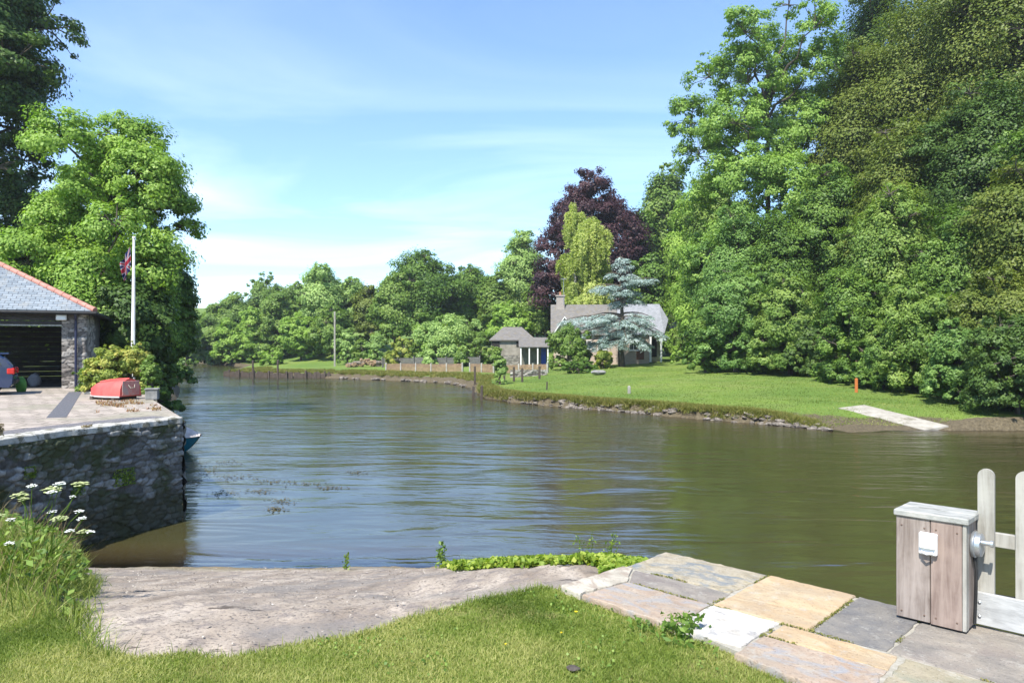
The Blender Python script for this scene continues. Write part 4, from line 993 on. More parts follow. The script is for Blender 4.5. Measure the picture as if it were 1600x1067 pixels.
dark_wood = M_wood('dark wet wood', (.035, .028, .022), (.09, .07, .055))
fence_wood = M_wood('brown fence wood', (.17, .11, .065), (.28, .19, .115), (5, 5, 2))
grey_fence = M_wood('grey fence wood', (.065, .062, .058), (.13, .125, .115), (2, 14, 10))
def post(name, label, x, y, z0, z1, w, mat, cat='post', group=None, lean=0):
    m = MB(); m.box(-w/2, w/2, -w/2, w/2, 0, z1-z0-.02, bev=w*.12); m.add([(-w*.42, -w*.42, z1-z0-.02), (w*.42, -w*.42, z1-z0-.02), (w*.42, w*.42, z1-z0-.02), (-w*.42, w*.42, z1-z0-.02), (0, 0, z1-z0+.02)], [(0, 1, 4), (1, 2, 4), (2, 3, 4), (3, 0, 4)])
    o = m.build(name, mat); o.location = (x, y, z0); o.rotation_euler = (lean, lean*.6, .2); return tag(o, label, cat, group)
def pole_px(name, label, px, base, top, wpx, mat, cat='post', group=None, lean=0, sink=.3):
    x, D, z = ground_hit(px, base); return post(name, label, x, D, z-sink, zat(top, D), wpx/F*D, mat, cat, group, lean)
for px, b, tp_, lb in ((739, 620, 603, 'left of the two rotten mooring piles at the corner of the lawn'), (752, 626, 602, 'right, taller one of the two rotten mooring piles')):
    x, D, _ = atz(px, b, 0); post('mooring_pile', lb, x, D, -.8, zat(tp_, D), .16, dark_wood, 'pile', 'rotten mooring piles', .03)
orange_p = M_noise('orange paint', [(.45, .12, .03), (.55, .18, .05)], 6, .6, .1, .004)
pole_px('marker_post', 'short orange marker post on the lawn near the concrete ramp', 1338, 613, 591, 3.6, orange_p, 'post')
pole_px('lawn_post', 'short pale stub post standing near the edge of the far lawn', 983, 615, 603, 4, wood_pale, 'post')
pole_px('stake', 'thin dark stake at the lawn edge by the piles', 854, 609, 596, 2, dark_wood, 'stake', lean=.06)
for px, b, tp_, lb in ((874, 581, 567, 'dark stake'),): pass
post('telegraph_pole', 'tall grey telegraph pole in front of the far trees', at(523, 104), 104, .6, zat(487, 104), .24, bark_pale, 'pole')
for px, b, tp_, lb in ((395, 592, 563, 'tall dark mooring post at the left of the timber piling'), (434, 592, 562, 'tall dark mooring post in the middle of the timber piling')):
    x, D, _ = atz(px, b, 0); post('mooring_post', lb, x, D, -.8, zat(tp_, D), .2, dark_wood, 'post', 'mooring posts on the grassy point')
# timber piling (boards against the bank)
pl = empty('timber_piling', (-25.4, 87.9, 0), 0, 'row of dark upright timbers holding the bank of the grassy point', 'piling')
prev = None
rng = rs(55)
PP = [(-21.5, 86.9), (-24, 87.4), (-28.2, 88.0), (-33.4, 90.5), (-36.4, 93.2)]
A_ = np.array(PP); Sg_ = np.concatenate([[0], np.cumsum(np.hypot(*(A_[1:]-A_[:-1]).T))])
m = MB(); s_ = 0
while s_ < Sg_[-1]:
    x = np.interp(s_, Sg_, A_[:, 0])+25.4; y = np.interp(s_, Sg_, A_[:, 1])-87.9; w = rng.uniform(.22, .34); h = rng.uniform(.45, .72)
    m.box(x-w/2, x+w/2, y-.06, y+.06, -.6, h); s_ += w+.02+(.15 if rng.uniform() < .1 else 0)
m.build('plank_row', dark_wood, pl)
for s_ in np.arange(.5, Sg_[-1], 2.4):
    m = MB(); x = np.interp(s_, Sg_, A_[:, 0])+25.4; y = np.interp(s_, Sg_, A_[:, 1])-87.9; m.box(x-.1, x+.1, y-.3, y-.09, -.6, rng.uniform(.75, .95), bev=.02); m.build('pile', dark_wood, pl)

def fence(label, x0, y0, x1, y1, h, mat, bay=1.85, name='board_fence', zoff=0, board=.15, style='v'):
    L = math.hypot(x1-x0, y1-y0); ang = math.atan2(y1-y0, x1-x0); zb = float(height(x0, y0))
    root = empty(name, (x0, y0, 0), ang, label, 'fence'); n = max(1, round(L/bay)); b = L/n
    for i in range(n+1):
        z = float(height(x0+math.cos(ang)*b*i, y0+math.sin(ang)*b*i)); m = MB(); m.box(b*i-.08, b*i+.08, -.15, .05, z-.2, z+h+.10, bev=.01); m.build('post', mat if style == 'h' else wood_pale, root)
        if i < n:
            z1 = float(height(x0+math.cos(ang)*b*(i+1), y0+math.sin(ang)*b*(i+1))); m = MB(); k = max(3, int(b/board)) if style == 'v' else 5
            for j in range(k):
                if style == 'v':
                    q = (j+.5)/k; zz = z+(z1-z)*q; xx = b*i+.05+(b-.1)*q; m.box(xx-.5*(b-.1)/k+.014, xx+.5*(b-.1)/k-.014, -.075, -.055, zz+.03, zz+h-(.015*((j*5) % 3)))
                else:
                    m.box(b*i+.05, b*i+b-.05, -.02, .02, z+.06+j*(h-.08)/k, z+.06+(j+.92)*(h-.08)/k)
            m.build('board_panel', mat, root)
    return root
fence('long brown vertical board fence above the muddy shore', at(604, 88), 88, at(723, 84), 84, .95, fence_wood)
fence('short brown board fence between the long one and the grey green bush', at(735, 83), 83, at(772, 81), 81, .95, fence_wood)
fence('light brown board fence right of the grey green bush', at(790, 79), 79, at(856, 76), 76, .9, fence_wood)
fence('grey horizontal board fence behind the brown one', at(598, 98), 98, at(750, 93), 93, 1.25, grey_fence, 2.2, 'garden_fence', style='h')
for i, (px, b, tp_) in enumerate(((742, 600, 572), (788, 597, 574), (803, 596, 573), (816, 597, 575), (843, 592, 572))):
    pole_px('fence_stake', ['rough stake left of the grey green bush', 'first stake right of the grey green bush', 'second stake right of the grey green bush', 'third stake, in front of the low stone wall', 'stake at the right end of the low stone wall'][i], px, b, tp_, 3, dark_wood, 'stake', 'rough stakes by the low stone wall')
sw = empty('low_stone_wall', (0, 0, 0), 0, 'low pale dry stone wall at the left edge of the far lawn', 'wall')
x0, y0, z0 = ground_hit(797, 590); x1, y1, z1 = ground_hit(855, 586)
a_ = stone_wall('stone_face', [(x0, y0), (x1, y1)], z0-.2, z0+.75, ms_light, .35, .18, .08, .05, 31, sw)
m = MB(); dx, dy = x1-x0, y1-y0; L = math.hypot(dx, dy); m.prism([(x0, y0+.05), (x1, y1+.05), (x1, y1+.5), (x0, y0+.5)], z0-.2, z0+.74); m.build('wall_core', M_noise('rubble', [(.2, .18, .15), (.34, .3, .26)], 3, .9, .8, .05), sw)

# concrete ramp on the far shore
m = MB(); pA = [(p[0], p[1], p[2]+.05) for p in (ground_hit(1310, 639), ground_hit(1350, 634), ground_hit(1482, 668), ground_hit(1445, 674))]
vs = [p for p in pA]+[(p[0], p[1], p[2]-.4) for p in pA]
m.add(vs, [(0, 3, 2, 1), (0, 4, 7, 3), (3, 7, 6, 2), (2, 6, 5, 1), (1, 5, 4, 0)])
tag(m.build('concrete_ramp', M_noise('concrete', [(.25, .225, .185), (.40, .37, .31)], 2.5, .85, .3, .02, extra=(1.2, .6, (.2, .18, .13)))), kind='structure')
# boulder / stone trough near the hedge
x, D, z = ground_hit(935, 586)
o = link('lawn_boulder', rmesh[2]); o.location = (x, D, z+.25); o.scale = (1.7, .75, .75); o.rotation_euler = (0, 0, .5); tag(o, 'long pale boulder lying on the lawn beside the clipped hedge', 'boulder')
o.data = rmesh[2].copy(); o.data.materials[0] = M_noise('pale boulder', [(.17, .165, .16), (.30, .29, .28)], 3, .85, .4, .03)

# ------------------------------------------------------------------ cottage and outbuildings
slate_b = M_brick('cottage slate', (.15, .14, .13), (.21, .195, .18), (.09, .085, .08), .3, .2, .012, .7, .5, .02, stain=(.17, .145, .10))
slate_glare = M_brick('sun glare slate', (.21, .22, .235), (.28, .29, .31), (.14, .14, .15), .3, .2, .01, .42, .4, .015, spec=.5)  # sun glare on the roof's right part, painted in as lighter slate
brick_w = M_brick('pinkish wall', (.46, .34, .27), (.54, .43, .34), (.42, .37, .31), .24, .08, .01, .85, .3, .01)
cream = M_noise('cream render', [(.34, .29, .22), (.46, .41, .33)], 2, .85, .2, .01)
whitep = M_noise('white paint', [(.72, .71, .68), (.8, .79, .76)], 3, .55, .1, .003)
glass = NT('window glass'); glass.pbsdf((.03, .04, .045), .08, None, spec=.8); glass = glass.m
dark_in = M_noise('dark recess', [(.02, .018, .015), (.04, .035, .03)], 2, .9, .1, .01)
zb = 2.45
cot = empty('cottage', (at(865, 88), 88, zb), R(-3), 'stone cottage with grey slate roof and tall chimney behind the cedar', 'house')
LW = at(1034, 88)-at(865, 88)
e_z = zat(519, 88)-zb; r_z = zat(476, 91.5)-zb; dep_ = 7.0
m = MB(); m.box(0, LW-1.6, 0, dep_, -1, e_z); m.add([(0, 0, e_z), (0, dep_, e_z), (0, dep_/2, r_z-.1)], [(0, 2, 1)]); m.build('wall', brick_w, cot)
m = MB(); m.box(LW-1.58, LW-.1, 1.8, dep_, -1, e_z); m.build('porch_wall', cream, cot)
ov = .35
def roof_slab(pts, th=.10):
    v_ = [Vector(p) for p in pts]; n_ = (v_[1]-v_[0]).cross(v_[2]-v_[0]).normalized()
    if n_.z < 0: v_ = v_[::-1]; n_ = -n_
    k = len(v_); m = MB(); m.add([tuple(p) for p in v_]+[tuple(p-n_*th) for p in v_], [tuple(range(k)), tuple(range(k, 2*k))[::-1]]+[(i, k+i, k+(i+1) % k, (i+1) % k) for i in range(k)]); return m
xm = LW*.60; sl = (r_z-e_z)/(dep_/2)
rf = roof_slab([(-ov, -ov, e_z-ov*sl), (xm, -ov, e_z-ov*sl), (xm, dep_/2, r_z), (-ov, dep_/2, r_z)]).build('roof', slate_b, cot)
roof_slab([(xm+.02, -ov, e_z-ov*sl+.03), (LW+.1, -ov, e_z-ov*sl+.03), (LW+.95, dep_/2-1.6, r_z-1.9), (LW+.1, dep_/2, r_z+.03), (xm+.02, dep_/2, r_z+.03)]).build('roof', slate_glare, cot)
roof_slab([(-ov, dep_+ov, e_z-ov*sl), (LW+.1, dep_+ov, e_z-ov*sl), (LW+.1, dep_/2+.01, r_z), (-ov, dep_/2+.01, r_z)]).build('roof', slate_b, cot)
# little gable facing the river, on the left
m = MB(); gw = 2.2; gz = e_z+1.75
m.add([(.2, -.5, -1), (.2+gw, -.5, -1), (.2+gw, -.5, e_z), (.2+gw/2, -.5, gz), (.2, -.5, e_z), (.2, 1.5, -1), (.2+gw, 1.5, -1), (.2+gw, 1.5, e_z), (.2, 1.5, e_z)], [(0, 1, 2, 3, 4), (1, 6, 7, 2), (5, 0, 4, 8)]); m.build('gable_wall', cream, cot)
for s_ in (0, 1):
    xe_ = .2+gw+.25 if s_ else -.05; q = [(xe_, -.75, e_z-.2), (.2+gw/2, -.75, gz+.1), (.2+gw/2, 3.0, gz+.1), (xe_, 2.0, e_z-.2)]
    roof_slab(q, .08).build('roof', slate_b, cot)
    m = MB(); m.add([(xe_, -.79, e_z-.35), (.2+gw/2, -.79, gz-.05), (.2+gw/2, -.79, gz+.12), (xe_, -.79, e_z-.15), (xe_, -.75, e_z-.35), (.2+gw/2, -.75, gz-.05), (.2+gw/2, -.75, gz+.12), (xe_, -.75, e_z-.15)], [(0, 1, 2, 3), (7, 6, 5, 4), (0, 4, 5, 1), (3, 2, 6, 7)]); m.build('bargeboard', whitep, cot)
def window(parent, x, y, z, w, h, face=-1):
    m = MB()
    for a, b, c, d_ in ((x, x+w, z, z+.07), (x, x+w, z+h-.07, z+h), (x, x+.07, z+.07, z+h-.07), (x+w-.07, x+w, z+.07, z+h-.07), (x+w/2-.03, x+w/2+.03, z+.07, z+h-.07)): m.box(a, b, y-.05, y+.02, c, d_)
    f = m.build('window', whitep, parent); m = MB(); m.box(x+.07, x+w-.07, y-.02, y+.01, z+.07, z+h-.07); m.build('pane', glass, f)
    m = MB(); m.box(x-.08, x+w+.08, y-.10, y+.01, z-.09, z-.003); m.build('sill', whitep, f)
window(cot, .9, -.51, .9, .8, 1.0); window(cot, 3.4, 0, .9, 1.1, 1.1); window(cot, 5.2, 0, .9, 1.1, 1.1); window(cot, 8.9, 0, .8, 1.1, 1.2); window(cot, .95, -.51, e_z+.1, .65, .75)
m = MB(); m.box(LW-3.1, LW-2.2, -.03, .03, -.3, 1.95); dd_ = m.build('door', M_noise('brown door', [(.12, .05, .03), (.2, .09, .05)], 3, .6), cot)
m = MB(); m.lathe([(.03, 0), (.035, .03), (.02, .05)], 8, Matrix.Translation((LW-2.3, -.03, .95)) @ Matrix.Rotation(R(90), 4, 'X')); m.build('handle', steel, dd_)
m = MB(); m.box(LW-1.1, LW-.45, 1.74, 1.79, 0, 2.1); m.build('door', dark_in, cot)
for xx in (LW-1.45, LW-.2): m = MB(); m.box(xx-.11, xx+.11, -.2, .02, -.6, e_z-.25, bev=.02); m.build('porch_post', whitep, cot)
m = MB(); m.box(.35, 1.35, 2.9, 3.9, e_z, r_z+1.0); m.box(.25, 1.45, 2.8, 4.0, r_z+.98, r_z+1.15); ch = m.build('chimney', ms_light if False else M_brick('chimney stone', (.36, .30, .26), (.28, .24, .22), (.4, .37, .32), .3, .15, .02), rf)
for yy in (3.15, 3.65):
    m = MB(); m.lathe([(.14, 0), (.12, .35), (.15, .38), (.15, .42)], 10, Matrix.Translation((.85, yy, r_z+1.15))); m.build('chimney_pot', M_noise('terracotta', [(.35, .15, .09), (.45, .22, .14)], 5, .8), cot)
m = MB(); m.tube([(1.25, 2.85, r_z), (1.25, 2.85, r_z+3.2)], .03, 6)
for k in range(7): zz = r_z+3.1; m.tube([(1.25-.35, 2.85-.5+k*.17, zz), (1.25+.35, 2.85-.5+k*.17, zz)], .012, 4)
m.tube([(1.25, 2.3, r_z+3.1), (1.25, 3.5, r_z+3.1)], .015, 4); m.build('aerial', steel, cot)

def hip_house(name, label, px0, px1, D, eave, ridge, zb, depth, wallm, roofm, rz=0, ridge_in=.3):
    w = at(px1, D)-at(px0, D); root = empty(name, (at(px0, D), D, zb), rz, label, 'outbuilding'); ez = zat(eave, D)-zb; rz_ = zat(ridge, D+depth/2)-zb
    m = MB(); m.box(.3, w-.3, .3, depth-.3, -.8, ez); m.build('wall', wallm, root)
    a, b = w*ridge_in, w*(1-ridge_in); c = depth/2
    m = MB(); vs = [(0, 0, ez), (w, 0, ez), (w, depth, ez), (0, depth, ez), (a, c, rz_), (b, c, rz_)]
    m.add(vs+[(x_, y_, z_-.12) for x_, y_, z_ in vs[:4]], [(0, 1, 5, 4), (1, 2, 5), (2, 3, 4, 5), (3, 0, 4), (0, 6, 7, 1), (1, 7, 8, 2), (2, 8, 9, 3), (3, 9, 6, 0), (9, 8, 7, 6)]); m.build('roof', roofm, root)
    return root, ez, w
ob, ez, w = hip_house('outbuilding', 'stone outbuilding with a low hipped slate roof left of the cottage', 764, 838, 92, 531, 511, 1.9, 5.5, M_noise('pale stone wall', [(.17, .15, .12), (.32, .29, .24)], 1.5, .9, .5, .03), slate_b)
m = MB(); m.box(.35, 1.3, .22, .29, ez-1.0, ez-.15); m.build('opening', dark_in, ob); m = MB(); m.box(3.4, 4.5, .22, .29, ez-.8, ez-.2); m.build('opening', dark_in, ob)
sh = empty('garden_shed', (at(812, 86), 86, 1.9), 0, 'low shed with white posts and a blue door beside the cottage', 'shed')
w = at(856, 86)-at(812, 86); ez = zat(542, 86)-1.9
m = MB(); m.box(.1, w, 1.4, 3, -.6, ez+.5); m.build('wall', M_noise('shed wall', [(.10, .095, .08), (.19, .18, .15)], 2, .9), sh)
roof_slab([(-.1, -.1, ez), (w+.15, -.1, ez), (w+.15, 3.2, ez+1.15), (-.1, 3.2, ez+1.15)]).build('roof', slate_b, sh)
for q in (0.02, .32, .62, .98): m = MB(); m.box(w*q, w*q+.14, 0, .14, -.6, ez-.1); m.build('post', whitep, sh)
m = MB(); m.box(w*.78, w*.96, 1.33, 1.39, -.3, 1.75); m.build('door', M_noise('blue paint', [(.02, .05, .30), (.03, .08, .40)], 3, .5), sh)
yw = empty('yard_wall', (at(762, 88), 88, 1.6), 0, 'grey brown stone yard wall in front of the outbuilding', 'wall')
o = stone_wall('stone_face', [(0, 0), (at(812, 88)-at(762, 88), 0)], -.5, 1.05, M_stone('yard stone', (.13, .12, .10), (.2, .185, .16), (.30, .27, .23), (.12, .11, .10)), .4, .2, .05, .07, 8, yw)
m = MB(); m.box(0, at(812, 88)-at(762, 88), .06, .45, -.5, 1.06); m.build('wall_core', rock_m, yw)
# pile of pinkish logs and stones in the garden
rng = rs(12); wp = empty('log_heap', (at(575, 100), 100, float(height(at(575, 100), 100))), 0, 'heap of pinkish cut logs and brush by the garden', 'log pile')
for k in range(34):
    m = MB(); r_ = rng.uniform(.12, .26); L = rng.uniform(.5, 1.1); q = rng.uniform(-1, 1); hh_ = rng.uniform(0, 1)*(1.1-abs(q))*.9; a_ = rng.uniform(0, 3.1)
    m.tube([(q*2.6-math.cos(a_)*L/2, -math.sin(a_)*L/2, hh_+.15), (q*2.6+math.cos(a_)*L/2, math.sin(a_)*L/2, hh_+.15+rng.uniform(-.15, .15))], r_, 8); m.build('log', fence_wood if k % 3 else rock_m, wp)

# ------------------------------------------------------------------ garage on the quay
QZ = 2.225
gD = 27.6; gx = at(152, gD)-.42
ga = empty('garage', (gx, gD, QZ), R(25), 'open fronted stone garage with a hipped slate roof and red ridge tiles', 'garage')
eh = zat(486, gD)-QZ; GW = 11.0; GD = 7.2
slate_g2 = M_brick('garage slate', (.17, .20, .225), (.27, .305, .33), (.09, .10, .11), .30, .20, .014, .55, .6, .02, stain=(.24, .245, .235), spec=.4)
o = stone_wall('pier', [(-.78, 0), (-.04, 0), (0, .04), (.0, 3.4)], -.1, eh-.05, ms_light, .32, .15, .04, .03, 71, ga)
m = MB(); m.box(-.76, -.06, .03, .5, -.1, eh-.06); m.box(-.5, -.06, .5, GD, -.1, eh-.06); m.build('side_wall', M_noise('inner stone', [(.1, .09, .08), (.16, .15, .13)], 3, .9), ga)
boards = M_wood('black boards', (.022, .019, .017), (.05, .044, .04), (1, 1, 16))
m = MB()
for k in range(11): m.box(-GW, -.5, GD-.3, GD-.25+.008*(k % 2), k*.22, k*.22+.21)
m.build('back_wall', boards, ga)
m = MB(); m.box(-GW-.3, -GW, 0, GD, -.1, eh-.05); m.build('side_wall', boards, ga)
m = MB(); oz = zat(508, gD)-QZ
for k in range(3): m.box(-GW, -.775, -.06+.01*k, .02, oz+.01+k*(eh-oz-.1)/3, oz+(k+.97)*(eh-oz-.1)/3)
m.build('fascia', boards, ga)
m = MB(); m.box(-GW, -.775, -.08, -.02, oz-.05, oz); m.build('lintel_trim', wood_pale, ga)
# hip roof: front slope rises to the left; hip line runs to the near right corner
ov = .32; rzz = 3.7
A0 = (ov, -ov, eh); B0 = (ov, GD+ov, eh); Rg = (-(GD/2+ov)+.0, GD/2, eh+rzz*.62)
hx = -(GD/2)
Rg = (hx, GD/2, eh+2.1)
m = roof_slab([(-GW-.5, -ov, eh), (ov, -ov, eh), Rg, (-GW-.5, GD/2, Rg[2])]); rg = m.build('roof', slate_g2, ga)
roof_slab([(ov, -ov+.001, eh), (ov, GD+ov, eh), Rg]).build('roof', slate_g2, ga)
roof_slab([(ov, GD+ov, eh), (-GW-.5, GD+ov, eh), (-GW-.5, GD/2+.01, Rg[2]), (hx, GD/2+.01, Rg[2])]).build('roof', slate_g2, ga)
red = M_noise('red ridge tile', [(.33, .15, .115), (.47, .23, .18)], 5, .7, .2, .01)
m = MB(); a = Vector(A0)+Vector((0, 0, .02)); b = Vector(Rg)+Vector((0, 0, .02)); nt = 14
for k in range(nt):
    p = a+(b-a)*(k/nt); q = a+(b-a)*((k+1.03)/nt); m.tube([p, q], [.11, .095], 10)
m.tube([Rg, (-GW-.5, GD/2, Rg[2]+.02)], .13, 10); m.build('ridge_tiles', red, rg, True)
m = MB(); m.tube([(-GW-.4, -ov-.05, eh-.09), (ov+.05, -ov-.05, eh-.09)], .065, 8); m.tube([(ov+.05, -ov-.05, eh-.09), (ov+.05, GD, eh-.09)], .065, 8); m.build('gutter', black, ga, True)
m = MB(); m.box(-GW-.3, ov-.02, -ov+.02, -.08, eh-.11, eh-.09); m.box(.02, ov-.02, -.08, GD, eh-.11, eh-.09); m.build('soffit', boards, ga)
navy = M_noise('navy downpipe', [(.02, .022, .05), (.03, .035, .07)], 4, .4, .05, .002)
m = MB(); m.tube([(-.32, -ov-.03, eh-.1), (-.32, -.2, eh-.25), (-.32, -.12, eh-.4), (-.32, -.12, .05)], .045, 10); m.build('downpipe', navy, ga, True)
m = MB(); lx = at(102, gD)-gx; m.box(lx-.17, lx+.17, -.22, -.10, eh-.36, eh-.16, bev=.02); fl = m.build('floodlight', whitep, ga); m = MB(); m.box(lx-.13, lx+.13, -.235, -.222, eh-.33, eh-.2); m.build('lens', M_noise('frosted lens', [(.75, .75, .72), (.82, .82, .8)], 4, .2), fl)
m = MB(); m.tube([(lx, -.13, eh-.14), (lx, -.06, eh-.1)], .02, 6); m.build('bracket', steel, fl)
m = MB(); m.box(-GW, -.5, .1, GD-.3, -.12, .006); m.build('floor', M_noise('garage floor', [(.08, .075, .065), (.14, .13, .11)], 2, .9), ga)
m = MB(); m.box(-4.1, -3.3, 2.5, 3.3, 0, 1.25, bev=.02); m.box(-4.05, -3.35, 2.46, 2.5, .08, 1.2); m.build('cupboard', dark_in, ga)

# ------------------------------------------------------------------ car (only its tail shows), things in the garage
cD = 23.6; cx = at(22, cD)
car = empty('parked_car', (cx, cD, QZ), R(30), 'shiny blue hatchback at the left edge, seen from its tail', 'car')
t = NT('blue car paint'); p = t.pbsdf((.008, .022, .075), .22, None, spec=.6); p.inputs['Coat Weight'].default_value = .8; blue = t.m
prof = [(-.02, .38), (.0, .62), (-.04, .82), (-.02, .90), (-.25, 1.18), (-.42, 1.32), (-1.2, 1.40), (-2.1, 1.36), (-2.75, .98), (-3.7, .84), (-3.95, .62), (-3.95, .35), (-3.7, .25), (-3.55, .25), (-3.5, .42), (-3.3, .56), (-3.05, .56), (-2.85, .42), (-2.8, .24), (-1.12, .24), (-1.07, .42), (-.88, .58), (-.62, .58), (-.43, .42), (-.38, .28), (-.1, .26)]
def car_solid(prof, w, inset):
    me_b = bmesh.new(); L = []
    for y_, s_ in ((0, inset), (.06, 0), (w-.06, 0), (w, inset)):
        L.append([me_b.verts.new((x_, y_, z_)) for x_, z_ in [(x_+(-s_ if x_ > -2 else s_), z_-s_*.6) for x_, z_ in prof]])
    for a, b in zip(L[:-1], L[1:]):
        for i in range(len(prof)): j = (i+1) % len(prof); me_b.faces.new((a[i], a[j], b[j], b[i]))
    me_b.faces.new(L[0][::-1]); me_b.faces.new(L[-1]); bmesh.ops.recalc_face_normals(me_b, faces=me_b.faces); return me_b
bm = car_solid(prof, 1.68, .04); me = bpy.data.meshes.new('body'); bm.to_mesh(me); bm.free(); me.materials.append(blue); link('body', me, car)
m = MB()
for poly in ([(-.50, .93), (-.33, .98), (-.48, 1.22), (-.95, 1.29), (-1.15, 1.29), (-1.15, .93)], [(-1.22, .93), (-1.22, 1.29), (-2.0, 1.25), (-2.45, .96)]):
    for y_ in (-.012, 1.69): m.prism(poly, 0, .012, Matrix.Translation((0, y_+.006, 0)) @ Matrix.Rotation(R(90), 4, 'X'))
m.build('window', glass, car)
m = MB(); m.add([(-.06, .15, .93), (-.06, 1.53, .93), (-.30, 1.45, 1.22), (-.30, .23, 1.22), (-.03, .15, .95), (-.03, 1.53, .95), (-.27, 1.45, 1.24), (-.27, .23, 1.24)], [(0, 1, 2, 3), (4, 5, 6, 7), (0, 4, 7, 3), (1, 5, 6, 2)]); m.build('rear_window', glass, car)
m = MB(); m.box(-.62, -.14, .12, 1.56, 1.29, 1.345, bev=.02); m.build('spoiler', blue, car)
redl = M_noise('red lens', [(.45, .01, .01), (.55, .02, .02)], 4, .15, .05, .001, spec=.6)
for y_ in (-.02, 1.46): m = MB(); m.box(-.20, .02, y_, y_+.24, .66, .86, bev=.03); m.build('tail_light', redl, car)
m = MB(); m.box(-.2, .05, .05, 1.63, .34, .50, bev=.04); m.build('bumper', black, car)
for wx in (-.72, -3.18):
    for y_ in (-.01, 1.49):
        MX = Matrix.Translation((wx, y_+.2, .31)) @ Matrix.Rotation(R(90), 4, 'X')
        m = MB(); m.lathe([(.19, 0), (.30, .01), (.315, .04), (.315, .16), (.30, .19), (.19, .2)], 28, MX); wh = m.build('wheel', black, car, True)
        m = MB(); off = .201 if y_ < 1 else -.012
        for k in range(5):
            a = k*2*math.pi/5+.3; m.box(.03, .19, -.022, .022, off, off+.012, MX @ Matrix.Rotation(a, 4, 'Z'))
        m.lathe([(.05, off), (.05, off+.02)], 12, MX); m.lathe([(.2, off-.02), (.2, off+.004), (.185, off+.008), (.18, off-.02)], 24, MX); m.build('rim', steel, wh)
green = M_noise('green cloth', [(.05, .16, .02), (.10, .26, .05)], 4, .7, .3, .03)
def sack(name, label, x, y, z, sx, sy, sz, mat, cat, seed):
    bm = bmesh.new(); bmesh.ops.create_icosphere(bm, subdivisions=3, radius=1)
    for v_ in bm.verts:
        c = v_.co; f = .82+.36*float(vnoise(np.array([c.x*2.2+seed]), np.array([c.y*2+c.z*2.2]), seed)[0]); c *= f; c.x *= sx; c.y *= sy; c.z = max(c.z, -.75)*sz+.75*sz
    me = bpy.data.meshes.new(name); bm.to_mesh(me); bm.free(); me.materials.append(mat); me.polygons.foreach_set('use_smooth', [True]*len(me.polygons)); o = link(name, me); o.location = (x, y, z); return tag(o, label, cat)
sack('green_bag', 'bright green lumpy bag on the ground behind the blue car', at(33, 25.2), 25.2, QZ, .17, .17, .3, green, 'bag', 3)
sack('grey_sack', 'small grey sack inside the garage', at(54, 28.3), 28.3, QZ, .22, .2, .3, M_noise('grey cloth', [(.14, .14, .14), (.22, .22, .22)], 4, .9), 'sack', 9)

# ------------------------------------------------------------------ red upturned dinghy, block, flagpole, teal boat
redp = M_noise('faded red paint', [(.52, .075, .065), (.62, .12, .10)], 3, .5, .15, .01, extra=(5, .66, (.45, .2, .17)))
x0, y0, _ = atz(204, 624, QZ)
dg = empty('upturned_dinghy', (x0, y0, QZ+.10), R(159), 'faded red dinghy lying upside down on the quay', 'dinghy'); dg.scale = (.74, .74, 1.12)
bm = bmesh.new(); secs = []; LB = 2.15; ns = 14
for i in range(ns+1):
    q = i/ns; w = .56*(1-max(0, (q-.25)/.75)**2.4)**.9*(.88+.12*min(1, q*4)); h = .46-.02*math.sin(q*3)-.16*max(0, q-.75)/.25
    ring = []
    for k in range(13):
        a = math.pi*k/12; cc = math.cos(a); ss = math.sin(a)
        ring.append(bm.verts.new((q*LB, -cc*w*(1.04-.10*abs(ss)), (max(ss, 0)**.62)*h*(1-.38*q*q))))
    secs.append(ring)
for a, b in zip(secs[:-1], secs[1:]):
    for k in range(12): bm.faces.new((a[k], a[k+1], b[k+1], b[k]))
bm.faces.new(secs[0]); bmesh.ops.remove_doubles(bm, verts=bm.verts, dist=.002); bmesh.ops.recalc_face_normals(bm, faces=bm.faces)
me = bpy.data.meshes.new('hull'); bm.to_mesh(me); bm.free(); me.materials.append(redp); me.polygons.foreach_set('use_smooth', [True]*len(me.polygons)); me.set_sharp_from_angle(angle=R(50)); hl = link('hull', me, dg)
m = MB(); m.tube([(q*LB, s_*(.585*(1-max(0, (q-.25)/.75)**2.4)**.9*(.88+.12*min(1, q*4))), -.012) for s_ in (1,) for q in np.linspace(0, .985, 12)], .024, 6); m.tube([(q*LB, -(.585*(1-max(0, (q-.25)/.75)**2.4)**.9*(.88+.12*min(1, q*4))), -.012) for q in np.linspace(0, .985, 12)], .024, 6); m.build('gunwale', M_noise('grey rubbing strip', [(.4, .36, .34), (.5, .46, .43)], 4, .6), dg, True)
m = MB(); m.tube([(q_, 0, .455*(1-.38*(q_/2.15)**2)) for q_ in (.05, .6, 1.1, 1.6)], .022, 6)
for yy in (-.25, .25): m.tube([(q_, yy, .422*(1-.38*(q_/2.15)**2)) for q_ in (.05, .5, .9, 1.3)], .013, 5)
m.build('keel', redp, dg)
m = MB(); m.tube([(-.05, -.15, .30), (-.10, -.1, .22), (-.11, .1, .22), (-.05, .15, .30)], .012, 6); m.build('rope_loop', M_noise('rope', [(.4, .36, .28), (.55, .5, .4)], 20, .9), dg)
m = MB(); m.box(-.035, -.005, -.40, .40, .02, .40, bev=.01); m.build('transom', M_noise('weathered transom', [(.42, .14, .12), (.5, .26, .22)], 6, .7, extra=(4, .52, (.34, .24, .21))), dg)
